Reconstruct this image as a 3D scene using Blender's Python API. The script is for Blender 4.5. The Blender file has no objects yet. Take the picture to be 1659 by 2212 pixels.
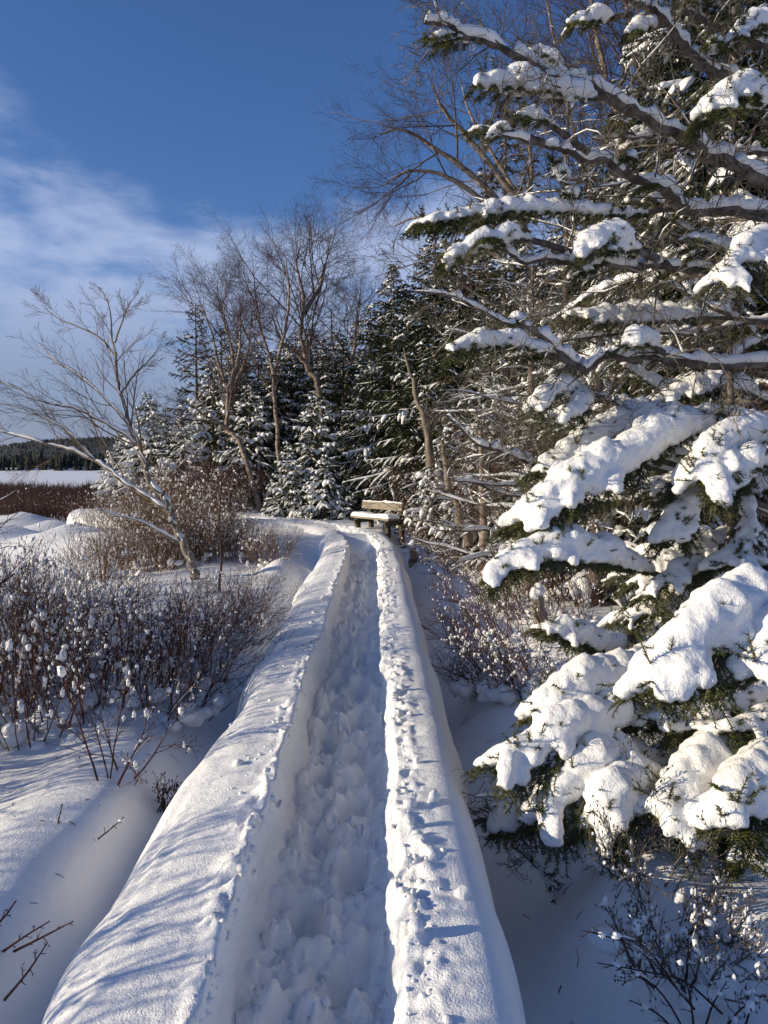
import bpy, math, random
import numpy as np

# ---------------------------------------------------------------- camera, sky, sun, exposure
SC = bpy.context.scene
COL = SC.collection
CAMZ = 2.4
PITCH = math.radians(3.58)
FPX, CX, CY = 1662.0, 829.5, 1106.0
cam = bpy.data.cameras.new('camera'); camo = bpy.data.objects.new('camera', cam); COL.objects.link(camo)
cam.sensor_fit = 'VERTICAL'; cam.sensor_height = 34.6; cam.lens = 34.6*FPX/2212
cam.clip_end = 4000; cam.clip_start = .05
camo.location = (0, 0, CAMZ); camo.rotation_euler = (math.pi/2-PITCH, 0, 0)
SC.camera = camo
SC.cycles.diffuse_bounces = 7; SC.cycles.max_bounces = 10

SUN_EL, SUN_AZ = math.radians(15.5), math.radians(259)   # azimuth clockwise from +Y
world = bpy.data.worlds.new('World'); SC.world = world; world.use_nodes = True
def build_world():
    nt = world.node_tree; N = nt.nodes; L = nt.links
    bg = N['Background']; out = N['World Output']
    sky = N.new('ShaderNodeTexSky'); sky.sky_type = 'NISHITA'; sky.sun_disc = False
    sky.sun_elevation = SUN_EL; sky.sun_rotation = SUN_AZ
    sky.air_density = 1.0; sky.dust_density = .4; sky.ozone_density = 4.0
    hs = N.new('ShaderNodeHueSaturation'); hs.inputs['Saturation'].default_value = 1.04
    tint = N.new('ShaderNodeMix'); tint.data_type = 'RGBA'; tint.blend_type = 'MULTIPLY'; tint.inputs[0].default_value = 1; tint.inputs[7].default_value = (.80, .83, 1.03, 1)
    L.new(sky.outputs[0], tint.inputs[6]); L.new(tint.outputs[2], hs.inputs['Color'])
    L.new(hs.outputs[0], bg.inputs[0]); bg.inputs[1].default_value = .108
    tc = N.new('ShaderNodeTexCoord'); sx = N.new('ShaderNodeSeparateXYZ'); L.new(tc.outputs['Generated'], sx.inputs[0])
    def M(op, a, b=None, clamp=False):
        m = N.new('ShaderNodeMath'); m.operation = op; m.use_clamp = clamp
        for k, v in ((0, a), (1, b)):
            if v is None: continue
            if isinstance(v, (int, float)): m.inputs[k].default_value = v
            else: L.new(v, m.inputs[k])
        return m.outputs[0]
    z = sx.outputs[2]
    zz = M('ADD', M('MAXIMUM', z, 0.0), .10)
    cv = N.new('ShaderNodeCombineXYZ'); L.new(M('DIVIDE', sx.outputs[0], zz), cv.inputs[0]); L.new(M('DIVIDE', sx.outputs[1], zz), cv.inputs[1])
    mp = N.new('ShaderNodeMapping'); mp.inputs['Scale'].default_value = (1.7, 1.5, 1); mp.inputs['Location'].default_value = (3.1, .6, 0); L.new(cv.outputs[0], mp.inputs[0])
    nz = N.new('ShaderNodeTexNoise'); nz.inputs['Scale'].default_value = 1.0; nz.inputs['Detail'].default_value = 7; nz.inputs['Roughness'].default_value = .56; nz.inputs['Distortion'].default_value = .2
    L.new(mp.outputs[0], nz.inputs['Vector'])
    # coverage thickens towards the horizon
    def ramp(src, a, b, lo=0., hi=1.):
        m = N.new('ShaderNodeMapRange'); m.interpolation_type = 'SMOOTHSTEP'
        m.inputs[1].default_value = a; m.inputs[2].default_value = b; m.inputs[3].default_value = lo; m.inputs[4].default_value = hi
        L.new(src, m.inputs[0]); return m.outputs[0]
    bias = ramp(z, .12, .48, .23, -.20)
    cl = ramp(M('ADD', nz.outputs[0], bias), .42, .72)
    cl = M('MULTIPLY', cl, .75)
    low = ramp(z, .0, .24, .9, 0.)
    cov = M('MAXIMUM', cl, low, True)
    bg2 = N.new('ShaderNodeBackground'); bg2.inputs[1].default_value = 1.0
    mixc = N.new('ShaderNodeMix'); mixc.data_type = 'RGBA'
    L.new(ramp(z, .05, .26), mixc.inputs[0])
    mixc.inputs[6].default_value = (.21, .245, .36, 1); mixc.inputs[7].default_value = (.40, .47, .66, 1)
    L.new(mixc.outputs[2], bg2.inputs[0])
    ms = N.new('ShaderNodeMixShader'); L.new(cov, ms.inputs[0]); L.new(bg.outputs[0], ms.inputs[1]); L.new(bg2.outputs[0], ms.inputs[2])
    L.new(ms.outputs[0], out.inputs[0])
build_world()

sl = bpy.data.lights.new('sun', 'SUN'); so = bpy.data.objects.new('sun', sl); COL.objects.link(so)
sl.energy = 4.25; sl.angle = math.radians(.53); sl.color = (1, .865, .64)
so.rotation_euler = (math.pi/2-SUN_EL, 0, math.pi-SUN_AZ)
so.location = (-20, -5, 20)
vs = SC.view_settings
SC.display_settings.display_device = 'sRGB'
vs.view_transform = 'Standard'; vs.look = 'None'; vs.exposure = 0.33; vs.gamma = 1; vs.use_curve_mapping = False

# ---------------------------------------------------------------- helpers
def sm(a, b, x):
    t = np.clip((np.asarray(x, float)-a)/(b-a), 0, 1); return t*t*(3-2*t)
def _h(ix, iy, iz, s):
    n = (ix*374761393 + iy*668265263 + iz*2147483647*3 + s*974711) & 0x7fffffff
    n = ((n ^ (n >> 13))*1274126177) & 0x7fffffff
    n = ((n ^ (n >> 16))*668265263) & 0x7fffffff
    return (n & 0xffff)/65535.0
def noise(x, y, z=0., s=0):
    x, y, z = np.broadcast_arrays(np.asarray(x, float), np.asarray(y, float), np.asarray(z, float))
    fx, fy, fz = np.floor(x), np.floor(y), np.floor(z)
    ix, iy, iz = fx.astype(np.int64), fy.astype(np.int64), fz.astype(np.int64)
    u, v, w = x-fx, y-fy, z-fz
    u = u*u*u*(u*(u*6-15)+10); v = v*v*v*(v*(v*6-15)+10); w = w*w*w*(w*(w*6-15)+10)
    r = 0
    for a in (0, 1):
        for b in (0, 1):
            for c in (0, 1):
                r = r + _h(ix+a, iy+b, iz+c, s)*(u if a else 1-u)*(v if b else 1-v)*(w if c else 1-w)
    return r*2-1
def fbm(x, y, z=0., o=4, s=0, g=.5):
    r = 0; a = 1.; t = 0
    for k in range(o):
        r = r + a*noise(np.asarray(x)*2**k+k*7.3, np.asarray(y)*2**k-k*3.1, np.asarray(z)*2**k, s+k); t += a; a *= g
    return r/t
def P(x, y, Z):
    """point at depth Z (metres ahead) seen at photo position x, y"""
    u, v = (x-CX)/FPX, (CY-y)/FPX
    k = Z/(math.cos(PITCH)+v*math.sin(PITCH))
    return np.array([k*u, Z, CAMZ+k*(v*math.cos(PITCH)-math.sin(PITCH))])
def unit(v): return v/(np.linalg.norm(v, axis=-1, keepdims=True)+1e-12)
def catmull(pts, n):
    p = np.asarray(pts, float); p = np.vstack([2*p[0]-p[1], p, 2*p[-1]-p[-2]])
    m = len(p)-3; t = np.linspace(0, m-1e-6, n); i = t.astype(int); f = (t-i)[:, None]
    a, b, c, d = p[i], p[i+1], p[i+2], p[i+3]
    return .5*((2*b)+(-a+c)*f+(2*a-5*b+4*c-d)*f**2+(-a+3*b-3*c+d)*f**3)

class Buf:
    def __init__(s): s.v = []; s.f3 = []; s.f4 = []; s.n = 0
    def add(s, v, f):
        v = np.asarray(v, float).reshape(-1, 3); f = np.asarray(f, np.int64)
        if not len(v) or not len(f): return
        s.v.append(v); (s.f3 if f.shape[1] == 3 else s.f4).append(f+s.n); s.n += len(v)
    def mesh(s, name, mat, smooth=True):
        me = bpy.data.meshes.new(name)
        v = np.vstack(s.v) if s.v else np.zeros((0, 3))
        f3 = np.vstack(s.f3) if s.f3 else np.zeros((0, 3), np.int64); f4 = np.vstack(s.f4) if s.f4 else np.zeros((0, 4), np.int64)
        me.vertices.add(len(v)); me.vertices.foreach_set('co', v.astype(np.float32).ravel())
        me.loops.add(f3.size+f4.size); me.loops.foreach_set('vertex_index', np.concatenate([f3.ravel(), f4.ravel()]).astype(np.int32))
        me.polygons.add(len(f3)+len(f4))
        st = np.concatenate([np.arange(len(f3))*3, f3.size+np.arange(len(f4))*4]).astype(np.int32)
        me.polygons.foreach_set('loop_start', st)
        me.polygons.foreach_set('use_smooth', np.full(len(st), smooth))
        me.update(calc_edges=True); me.validate()
        me.materials.append(mat)
        return me
    def obj(s, name, mat, parent=None, smooth=True):
        o = bpy.data.objects.new(name, s.mesh(name, mat, smooth)); COL.objects.link(o)
        if parent: o.parent = parent
        return o
def tag(o, label=None, cat=None, group=None, kind=None):
    for k, v in (('label', label), ('category', cat), ('group', group), ('kind', kind)):
        if v: o[k] = v
    return o
def empty(name, loc, label, cat, group=None, rz=0.):
    o = bpy.data.objects.new(name, None); COL.objects.link(o); o.location = loc; o.rotation_euler = (0, 0, rz); o.empty_display_size = .2
    return tag(o, label, cat, group)
def copy_tree(o, loc, rz=0., sc=(1, 1, 1), tilt=(0, 0)):
    c = o.copy(); COL.objects.link(c); c.location = loc; c.rotation_euler = (tilt[0], tilt[1], rz); c.scale = sc
    for ch in list(o.children):
        d = ch.copy(); COL.objects.link(d); d.parent = c
        for g in list(ch.children):
            e = g.copy(); COL.objects.link(e); e.parent = d
    return c

def ring_tube(buf, p, r, sides, sz=None, off=None):
    """p (M,N,3), r (M,N): tubes; with sz/off a flattened profile raised by off (snow lying on a branch)"""
    M, N = r.shape
    t = np.empty_like(p); t[:, 1:-1] = p[:, 2:]-p[:, :-2]; t[:, 0] = p[:, 1]-p[:, 0]; t[:, -1] = p[:, -1]-p[:, -2]
    t = unit(t)
    a = np.arange(sides)*2*math.pi/sides
    if sz is None:
        ref = np.where(np.abs(t[:, N//2, 2:3]) > .75, np.array([[1., .13, 0]]), np.array([[.07, .04, 1.]]))[:, None, :]
        n = unit(np.cross(t, np.broadcast_to(ref, t.shape))); b = np.cross(t, n)
        v = p[:, :, None]+r[..., None, None]*(np.cos(a)[None, None, :, None]*n[:, :, None]+np.sin(a)[None, None, :, None]*b[:, :, None])
    else:
        n = unit(np.cross(t, np.array([.02, .03, 1.]))); b = np.broadcast_to(np.array([0, 0, 1.]), n.shape)
        c = p + b*off[..., None]
        v = c[:, :, None]+r[..., None, None]*np.cos(a)[None, None, :, None]*n[:, :, None]+sz[..., None, None]*np.sin(a)[None, None, :, None]*b[:, :, None]
    i = np.arange(N-1)[:, None]*sides; j = np.arange(sides)[None]; j2 = (j+1) % sides
    q = np.stack([i+j, i+j2, i+sides+j2, i+sides+j], -1).reshape(-1, 4)
    f = (q[None]+(np.arange(M)*N*sides)[:, None, None]).reshape(-1, 4)
    buf.add(v, f)
def by_len(polys):
    g = {}
    for p in polys: g.setdefault(len(p[0]), []).append(p)
    for n, l in g.items(): yield np.array([x[0] for x in l]), np.array([x[1] for x in l])
def tubes(buf, polys, sides):
    for p, r in by_len(polys): ring_tube(buf, p, r, sides)
def snow_line(buf, polys, amt, rng, sides=5, wide=1.15, cover=.75, base=.0, lump=.6, steep=.95):
    """snow lying along branches: amt = height in metres"""
    for p, r in by_len(polys):
        M, N = r.shape
        t = np.zeros_like(p); t[:, 1:-1] = p[:, 2:]-p[:, :-2]; t[:, 0] = p[:, 1]-p[:, 0]; t[:, -1] = p[:, -1]-p[:, -2]; t = unit(t)
        flat = sm(steep, steep-.4, np.abs(t[..., 2]))
        k = np.clip(.6+lump*(rng.random((M, N))*2-1), .12, 1.5)*flat
        k *= (rng.random((M, N)) < cover)
        k *= (rng.random((M, 1)) < min(1., cover+.1))
        h = amt*k*np.clip(r/(.3*amt+1e-6), .3, 1)+base
        w = np.where(k > 0, r*wide+.45*h, r*.2); z = np.where(k > 0, .5*h+r*.55, r*.2); o = np.where(k > 0, r*.55+h*.42, 0)
        w[:, 0] *= .3; z[:, 0] *= .3; w[:, -1] *= .25; z[:, -1] *= .25
        ring_tube(buf, p, w, sides, z, o)

def ico(sub):
    import bmesh
    b = bmesh.new(); bmesh.ops.create_icosphere(b, subdivisions=sub, radius=1)
    v = np.array([x.co[:] for x in b.verts]); f = np.array([[x.index for x in q.verts] for q in b.faces]); b.free(); return v, f
ICO = {1: ico(1), 2: ico(2)}
def blobs(buf, c, r, rng, sub=1, rough=.25):
    c = np.asarray(c, float).reshape(-1, 3); r = np.asarray(r, float)
    if r.ndim == 1: r = np.repeat(r[:, None], 3, 1)
    if not len(c): return
    v, f = ICO[sub]; M = len(c)
    k = 1+rough*(rng.random((M, len(v), 1))*2-1)
    an = rng.random(M)*6.28; ca, sa = np.cos(an)[:, None], np.sin(an)[:, None]
    vv = v[None]*k*r[:, None, :]
    vv = np.stack([vv[..., 0]*ca-vv[..., 1]*sa, vv[..., 0]*sa+vv[..., 1]*ca, vv[..., 2]], -1)+c[:, None]
    buf.add(vv, (f[None]+(np.arange(M)*len(v))[:, None, None]).reshape(-1, 3))

def grow(rng, p, d, L, r, lev, spec, out, path=None):
    """recursive branch: spec[lev] = (points, wander, up, n_children, angle, angle_var, length_ratio, start, radius_ratio)"""
    n, wan, up, nch, ang, av, lr, t0, rr = spec[lev]
    if path is None:
        pts = np.empty((n, 3)); pts[0] = p; d = d/np.linalg.norm(d); st = L/(n-1)
        w = rng.normal(0, wan, (n, 3))
        for i in range(1, n):
            d = d+w[i]; d[2] += up*st; d = d/math.sqrt(d@d)
            pts[i] = pts[i-1]+d*st
        rad = r*np.linspace(1, .28, n)
    else:
        pts, rad = path; n = len(pts); L = max(L, np.linalg.norm(np.diff(pts, axis=0), axis=1).sum())
    out[lev].append((pts, rad))
    if lev+1 >= len(spec): return
    nch = max(1, int(rng.poisson(nch))) if lev else int(nch)
    ts = t0+(1-t0)*(np.arange(nch)+rng.random(nch)*.9)/nch
    az = rng.random()*6.28
    for k, t in enumerate(ts):
        f = min(t, .999)*(n-1); i = int(f); q = pts[i]+(pts[i+1]-pts[i])*(f-i)
        tg = pts[i+1]-pts[i]; tg = tg/math.sqrt(tg@tg)
        az += 2.4+rng.normal(0, .5)
        ref = np.array([0, 0, 1.]) if abs(tg[2]) < .8 else np.array([1., 0, 0])
        s = np.cross(tg, ref); s /= math.sqrt(s@s); u = np.cross(s, tg)
        a = math.radians(ang+rng.normal(0, av))
        dd = tg*math.cos(a)+(s*math.cos(az)+u*math.sin(az))*math.sin(a)
        ll = L*lr*(1.15-.65*(t-t0)/(1-t0+1e-6))*rng.uniform(.7, 1.2)
        grow(rng, q, dd, ll, max(.0018, (rad[i])*rr), lev+1, spec, out)

# ---------------------------------------------------------------- materials
def mat(name, build):
    m = bpy.data.materials.new(name); m.use_nodes = True
    nt = m.node_tree; build(nt, nt.nodes['Principled BSDF']); return m
def noise_col(nt, bsdf, scale, stops, detail=4, coords='Object', stretch=(1, 1, 1), bump=0., bscale=None, bdist=.01):
    N, L = nt.nodes, nt.links
    tc = N.new('ShaderNodeTexCoord'); mp = N.new('ShaderNodeMapping'); mp.inputs['Scale'].default_value = stretch
    L.new(tc.outputs[coords], mp.inputs[0])
    t = N.new('ShaderNodeTexNoise'); t.inputs['Scale'].default_value = scale; t.inputs['Detail'].default_value = detail
    L.new(mp.outputs[0], t.inputs['Vector'])
    cr = N.new('ShaderNodeValToRGB'); L.new(t.outputs[0], cr.inputs[0])
    e = cr.color_ramp.elements
    while len(e) < len(stops): e.new(.5)
    for x, (p, c) in zip(e, stops): x.position = p; x.color = (*c, 1)
    L.new(cr.outputs[0], bsdf.inputs['Base Color'])
    if bump:
        t2 = N.new('ShaderNodeTexNoise'); t2.inputs['Scale'].default_value = bscale or scale*2; t2.inputs['Detail'].default_value = 3
        L.new(mp.outputs[0], t2.inputs['Vector'])
        b = N.new('ShaderNodeBump'); b.inputs['Strength'].default_value = bump; b.inputs['Distance'].default_value = bdist
        L.new(t2.outputs[0], b.inputs['Height']); L.new(b.outputs[0], bsdf.inputs['Normal'])
    bsdf.inputs['Roughness'].default_value = .85
    bsdf.inputs['Specular IOR Level'].default_value = .25
def snow_mat(name, s1, s2, d1, d2, col=(.92, .91, .885)):
    def f(nt, b):
        N, L = nt.nodes, nt.links
        b.inputs['Base Color'].default_value = (*col, 1); b.inputs['Roughness'].default_value = .55
        b.inputs['Specular IOR Level'].default_value = .35
        tc = N.new('ShaderNodeTexCoord')
        prev = None
        for s, d, det in ((s1, d1, 3), (s2, d2, 2)):
            t = N.new('ShaderNodeTexNoise'); t.inputs['Scale'].default_value = s; t.inputs['Detail'].default_value = det; t.inputs['Roughness'].default_value = .65
            L.new(tc.outputs['Object'], t.inputs['Vector'])
            bp = N.new('ShaderNodeBump'); bp.inputs['Strength'].default_value = 1.; bp.inputs['Distance'].default_value = d
            L.new(t.outputs[0], bp.inputs['Height'])
            if prev: L.new(prev.outputs[0], bp.inputs['Normal'])
            prev = bp
        L.new(prev.outputs[0], b.inputs['Normal'])
    return mat(name, f)
M_SNOW = snow_mat('snow', 28, 150, .006, .0035)
M_PAD = snow_mat('snow_on_boughs', 35, 160, .008, .003, (.91, .90, .875))
M_PUFF = snow_mat('snow_tufts', 40, 160, .004, .002, (.90, .89, .865))
M_NEEDLE = mat('fir_needles', lambda nt, b: noise_col(nt, b, 5, [(.3, (.028, .042, .012)), (.5, (.065, .080, .020)), (.7, (.13, .125, .03))], 5))
M_SPRUCE = mat('spruce_needles', lambda nt, b: noise_col(nt, b, 1.1, [(.3, (.013, .020, .009)), (.55, (.030, .040, .015)), (.75, (.06, .064, .020))], 6))
M_DRYSPRUCE = mat('sparse_needles', lambda nt, b: noise_col(nt, b, 1.3, [(.3, (.045, .032, .018)), (.55, (.06, .05, .022)), (.75, (.045, .055, .022))], 5))
M_BARK = mat('fir_bark', lambda nt, b: noise_col(nt, b, 14, [(.3, (.05, .037, .030)), (.5, (.12, .092, .075)), (.7, (.22, .20, .175))], 6, bump=.6, bscale=60, bdist=.006))
M_LICHEN = mat('lichen_twig', lambda nt, b: noise_col(nt, b, 9, [(.3, (.045, .034, .027)), (.5, (.12, .098, .078)), (.7, (.21, .20, .165))], 5))
M_BIRCH = mat('birch_bark', lambda nt, b: noise_col(nt, b, 5, [(.30, (.06, .045, .035)), (.45, (.22, .17, .13)), (.7, (.40, .34, .28))], 6, stretch=(1, 1, 3.5), bump=.4, bscale=30))
M_BIRCHTWIG = mat('birch_twigs', lambda nt, b: noise_col(nt, b, 3, [(.35, (.045, .026, .023)), (.65, (.085, .050, .040))], 3))
M_PALELIMB = mat('pale_limb', lambda nt, b: noise_col(nt, b, 6, [(.3, (.07, .052, .042)), (.6, (.17, .135, .11))], 4))
M_WILLOW = mat('willow_bark', lambda nt, b: noise_col(nt, b, 10, [(.3, (.09, .075, .06)), (.6, (.27, .235, .19))], 5, bump=.4, bscale=50))
M_WILLOWTWIG = mat('willow_twigs', lambda nt, b: noise_col(nt, b, 4, [(.35, (.085, .060, .038)), (.65, (.18, .125, .075))], 3))
M_REDTWIG = mat('red_brown_twigs', lambda nt, b: noise_col(nt, b, 4, [(.3, (.035, .016, .013)), (.6, (.10, .040, .027)), (.8, (.15, .085, .05))], 3))
M_SHRUB = mat('shrub_twigs', lambda nt, b: noise_col(nt, b, 4, [(.3, (.05, .029, .023)), (.6, (.135, .060, .040)), (.8, (.20, .12, .08))], 3))
M_HEATH = mat('heath_twigs', lambda nt, b: noise_col(nt, b, .5, [(.3, (.030, .015, .013)), (.6, (.062, .030, .024)), (.8, (.09, .06, .045))], 6))
M_TANTWIG = mat('tan_twigs', lambda nt, b: noise_col(nt, b, 4, [(.3, (.075, .040, .024)), (.6, (.19, .115, .065))], 3))
M_DRYGRASS = mat('dry_fern', lambda nt, b: noise_col(nt, b, 6, [(.3, (.14, .085, .045)), (.7, (.34, .24, .13))], 3))
M_SNAG = mat('weathered_wood', lambda nt, b: noise_col(nt, b, 7, [(.3, (.10, .078, .058)), (.6, (.25, .205, .155))], 5, stretch=(2, 2, .4), bump=.5, bscale=25))
M_PLANK = mat('bench_plank', lambda nt, b: noise_col(nt, b, 6, [(.3, (.14, .115, .085)), (.5, (.27, .23, .17)), (.7, (.36, .31, .235))], 6, stretch=(.6, 7, 7), bump=.3, bscale=20, bdist=.004))
M_POST = mat('bench_post', lambda nt, b: noise_col(nt, b, 7, [(.3, (.05, .04, .03)), (.7, (.125, .10, .07))], 5, stretch=(5, 5, .7), bump=.3, bscale=20, bdist=.004))
M_FARWOOD = mat('far_spruce', lambda nt, b: noise_col(nt, b, .35, [(.3, (.010, .013, .012)), (.62, (.028, .032, .026)), (.78, (.16, .17, .17))], 8))
M_HILL = mat('hill_wood', lambda nt, b: noise_col(nt, b, .06, [(.3, (.035, .040, .036)), (.6, (.075, .078, .066)), (.8, (.14, .14, .13))], 8))
M_METAL = mat('mast_metal', lambda nt, b: noise_col(nt, b, 2, [(.3, (.15, .15, .16)), (.7, (.25, .25, .27))]))
M_SCREW = mat('screw_metal', lambda nt, b: noise_col(nt, b, 30, [(.3, (.03, .025, .02)), (.7, (.08, .06, .05))]))

# ---------------------------------------------------------------- the ground
RAILY = 11.0
CL = catmull([(0.02, -2), (0, 0), (-.03, 4), (-.07, 8), (-.10, 11), (-.22, 13.6), (-.62, 15.9), (-1.7, 18.0), (-3.3, 19.8), (-5.6, 21.6), (-8.5, 23.4), (-12, 25)], 900)
def pcx(y): return np.interp(y, CL[:, 0]*0+CL[:, 1], CL[:, 0])
rngm = np.random.default_rng(11)
MOUNDS = [(-1.48, 3.0, .36, 1.4, .18), (-1.22, 3.45, .18, .25, .05), (1.10, 3.5, .34, .40, .15), (.98, 2.95, .28, .32, .34), (1.32, 2.5, .30, .26, .16), (1.75, 2.3, .3, .3, .05), (1.75, 3.3, .5, .4, .2), (1.3, 4.6, .5, .5, .12), (1.6, 6.4, .6, .5, .18),
          (1.2, 8.8, .6, .5, .15), (2.1, 10.5, .8, .6, .2), (-1.45, 11.8, .40, .45, .33), (-1.35, 10.6, .35, .4, .2), (-1.25, 12.6, .35, .5, .2), (-1.9, 9.0, .5, .6, .12)]
for px, py in ((60, 1122), (20, 1150), (110, 1135), (70, 1175), (150, 1112), (25, 1205), (118, 1210), (170, 1160), (10, 1118), (95, 1105), (-40, 1160), (130, 1165), (180, 1195)):
    q = P(px, py, 1.9*FPX/(py-1002)); MOUNDS.append((q[0], q[1], rngm.uniform(.6, 1.0), rngm.uniform(.6, 1.0), rngm.uniform(.18, .34)))
for k in range(60):
    MOUNDS.append((rngm.uniform(-30, -4.5), rngm.uniform(12, 40), rngm.uniform(.6, 1.1), rngm.uniform(.6, 1.1), rngm.uniform(.1, .3)))
def gz(x, y):
    x = np.asarray(x, float); y = np.asarray(y, float)
    d = x-pcx(np.clip(y, -2, 15))
    left = .38+.32*sm(-.96, -1.62+.36*sm(5.0, 4.0, y), d)-.20*sm(7, 13, y)*sm(-2.5, -5, x)
    right = .30+.42*sm(.50, 1.05, d)*sm(3.7, 5.4, y)+.36*sm(.60, 1.5, d)*sm(5.4, 3.7, y)+.12*sm(1.0, 2.2, d)+.3*sm(2.2, 5, d)
    z = np.where(d < 0, left, right)
    land = np.maximum(sm(12.9, 14.9, y)*sm(-7.5, -4.5, x)*(1-.55*sm(-.05, .45, x)*sm(18.5, 17, y)), sm(9, 17, y)*sm(1.5, 4, x))
    z = z+(1.0-z)*land
    z = z-(.4)*sm(-7, -9, x)*sm(14, 24, y)*.4
    far = sm(30, 60, np.hypot(x, y))
    for mx, my, ax, ay, h in MOUNDS:
        z = z+h*np.exp(-((x-mx)/ax)**2-((y-my)/ay)**2)
    near = sm(50, 18, np.hypot(x, y))
    z = z+near*(.07*fbm(x*.75, y*.75, 0, 3, 5)+.018*fbm(x*3, y*3, 0, 3, 9))
    z = z*(1-far)+far*(.25+.1*fbm(x*.05, y*.05, 0, 2, 3))
    z = z-.5*sm(84, 92, y)*sm(600, 300, np.hypot(x, y))*sm(232, 226, y)+np.where(y > 232, 1.0, 0)*sm(232, 240, y)
    return z
def G(px, py, z0=.5):
    """ground point seen at photo position px, py"""
    for _ in range(6):
        q = P(px, py, (CAMZ-z0)*FPX/max(py-1002, 4)); z0 = float(gz(q[0], q[1]))
    return np.array([q[0], q[1], z0])
def at(px, Y):
    x = (px-CX)/FPX*Y*1.0; return np.array([x, Y, float(gz(x, Y))])

def grid_faces(a, b):
    i = np.arange(a-1)[:, None]*b; j = np.arange(b-1)[None]
    return np.stack([i+j, i+j+1, i+b+j+1, i+b+j], -1).reshape(-1, 4)
def ground():
    ys = [-6.]
    while ys[-1] < 1800: ys.append(ys[-1]+(.05)+.02*max(abs(ys[-1]-3.)-1.5, 0)*(1 if ys[-1] > 3 else 3))
    ys = np.array(ys)
    u = np.linspace(-8.2, 8.2, 360); xs = np.sinh(u)*.95
    X, Y = np.meshgrid(xs, ys)
    b = Buf(); b.add(np.stack([X, Y, gz(X, Y)], -1), grid_faces(len(ys), len(xs)))
    tag(b.obj('snowy_ground', M_SNOW), 'snow covered marsh ground with soft mounds and hollows', kind='structure')
    b = Buf(); xs = np.linspace(-400, 400, 60); ys = np.linspace(80, 236, 30); X, Y = np.meshgrid(xs, ys)
    b.add(np.stack([X, Y, .16+.02*fbm(X*.05, Y*.2, 0, 2, 4)], -1), grid_faces(30, 60))
    tag(b.obj('frozen_lake', M_SNOW), 'flat snow covered frozen lake below the dark far shore', kind='structure')
ground()

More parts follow.
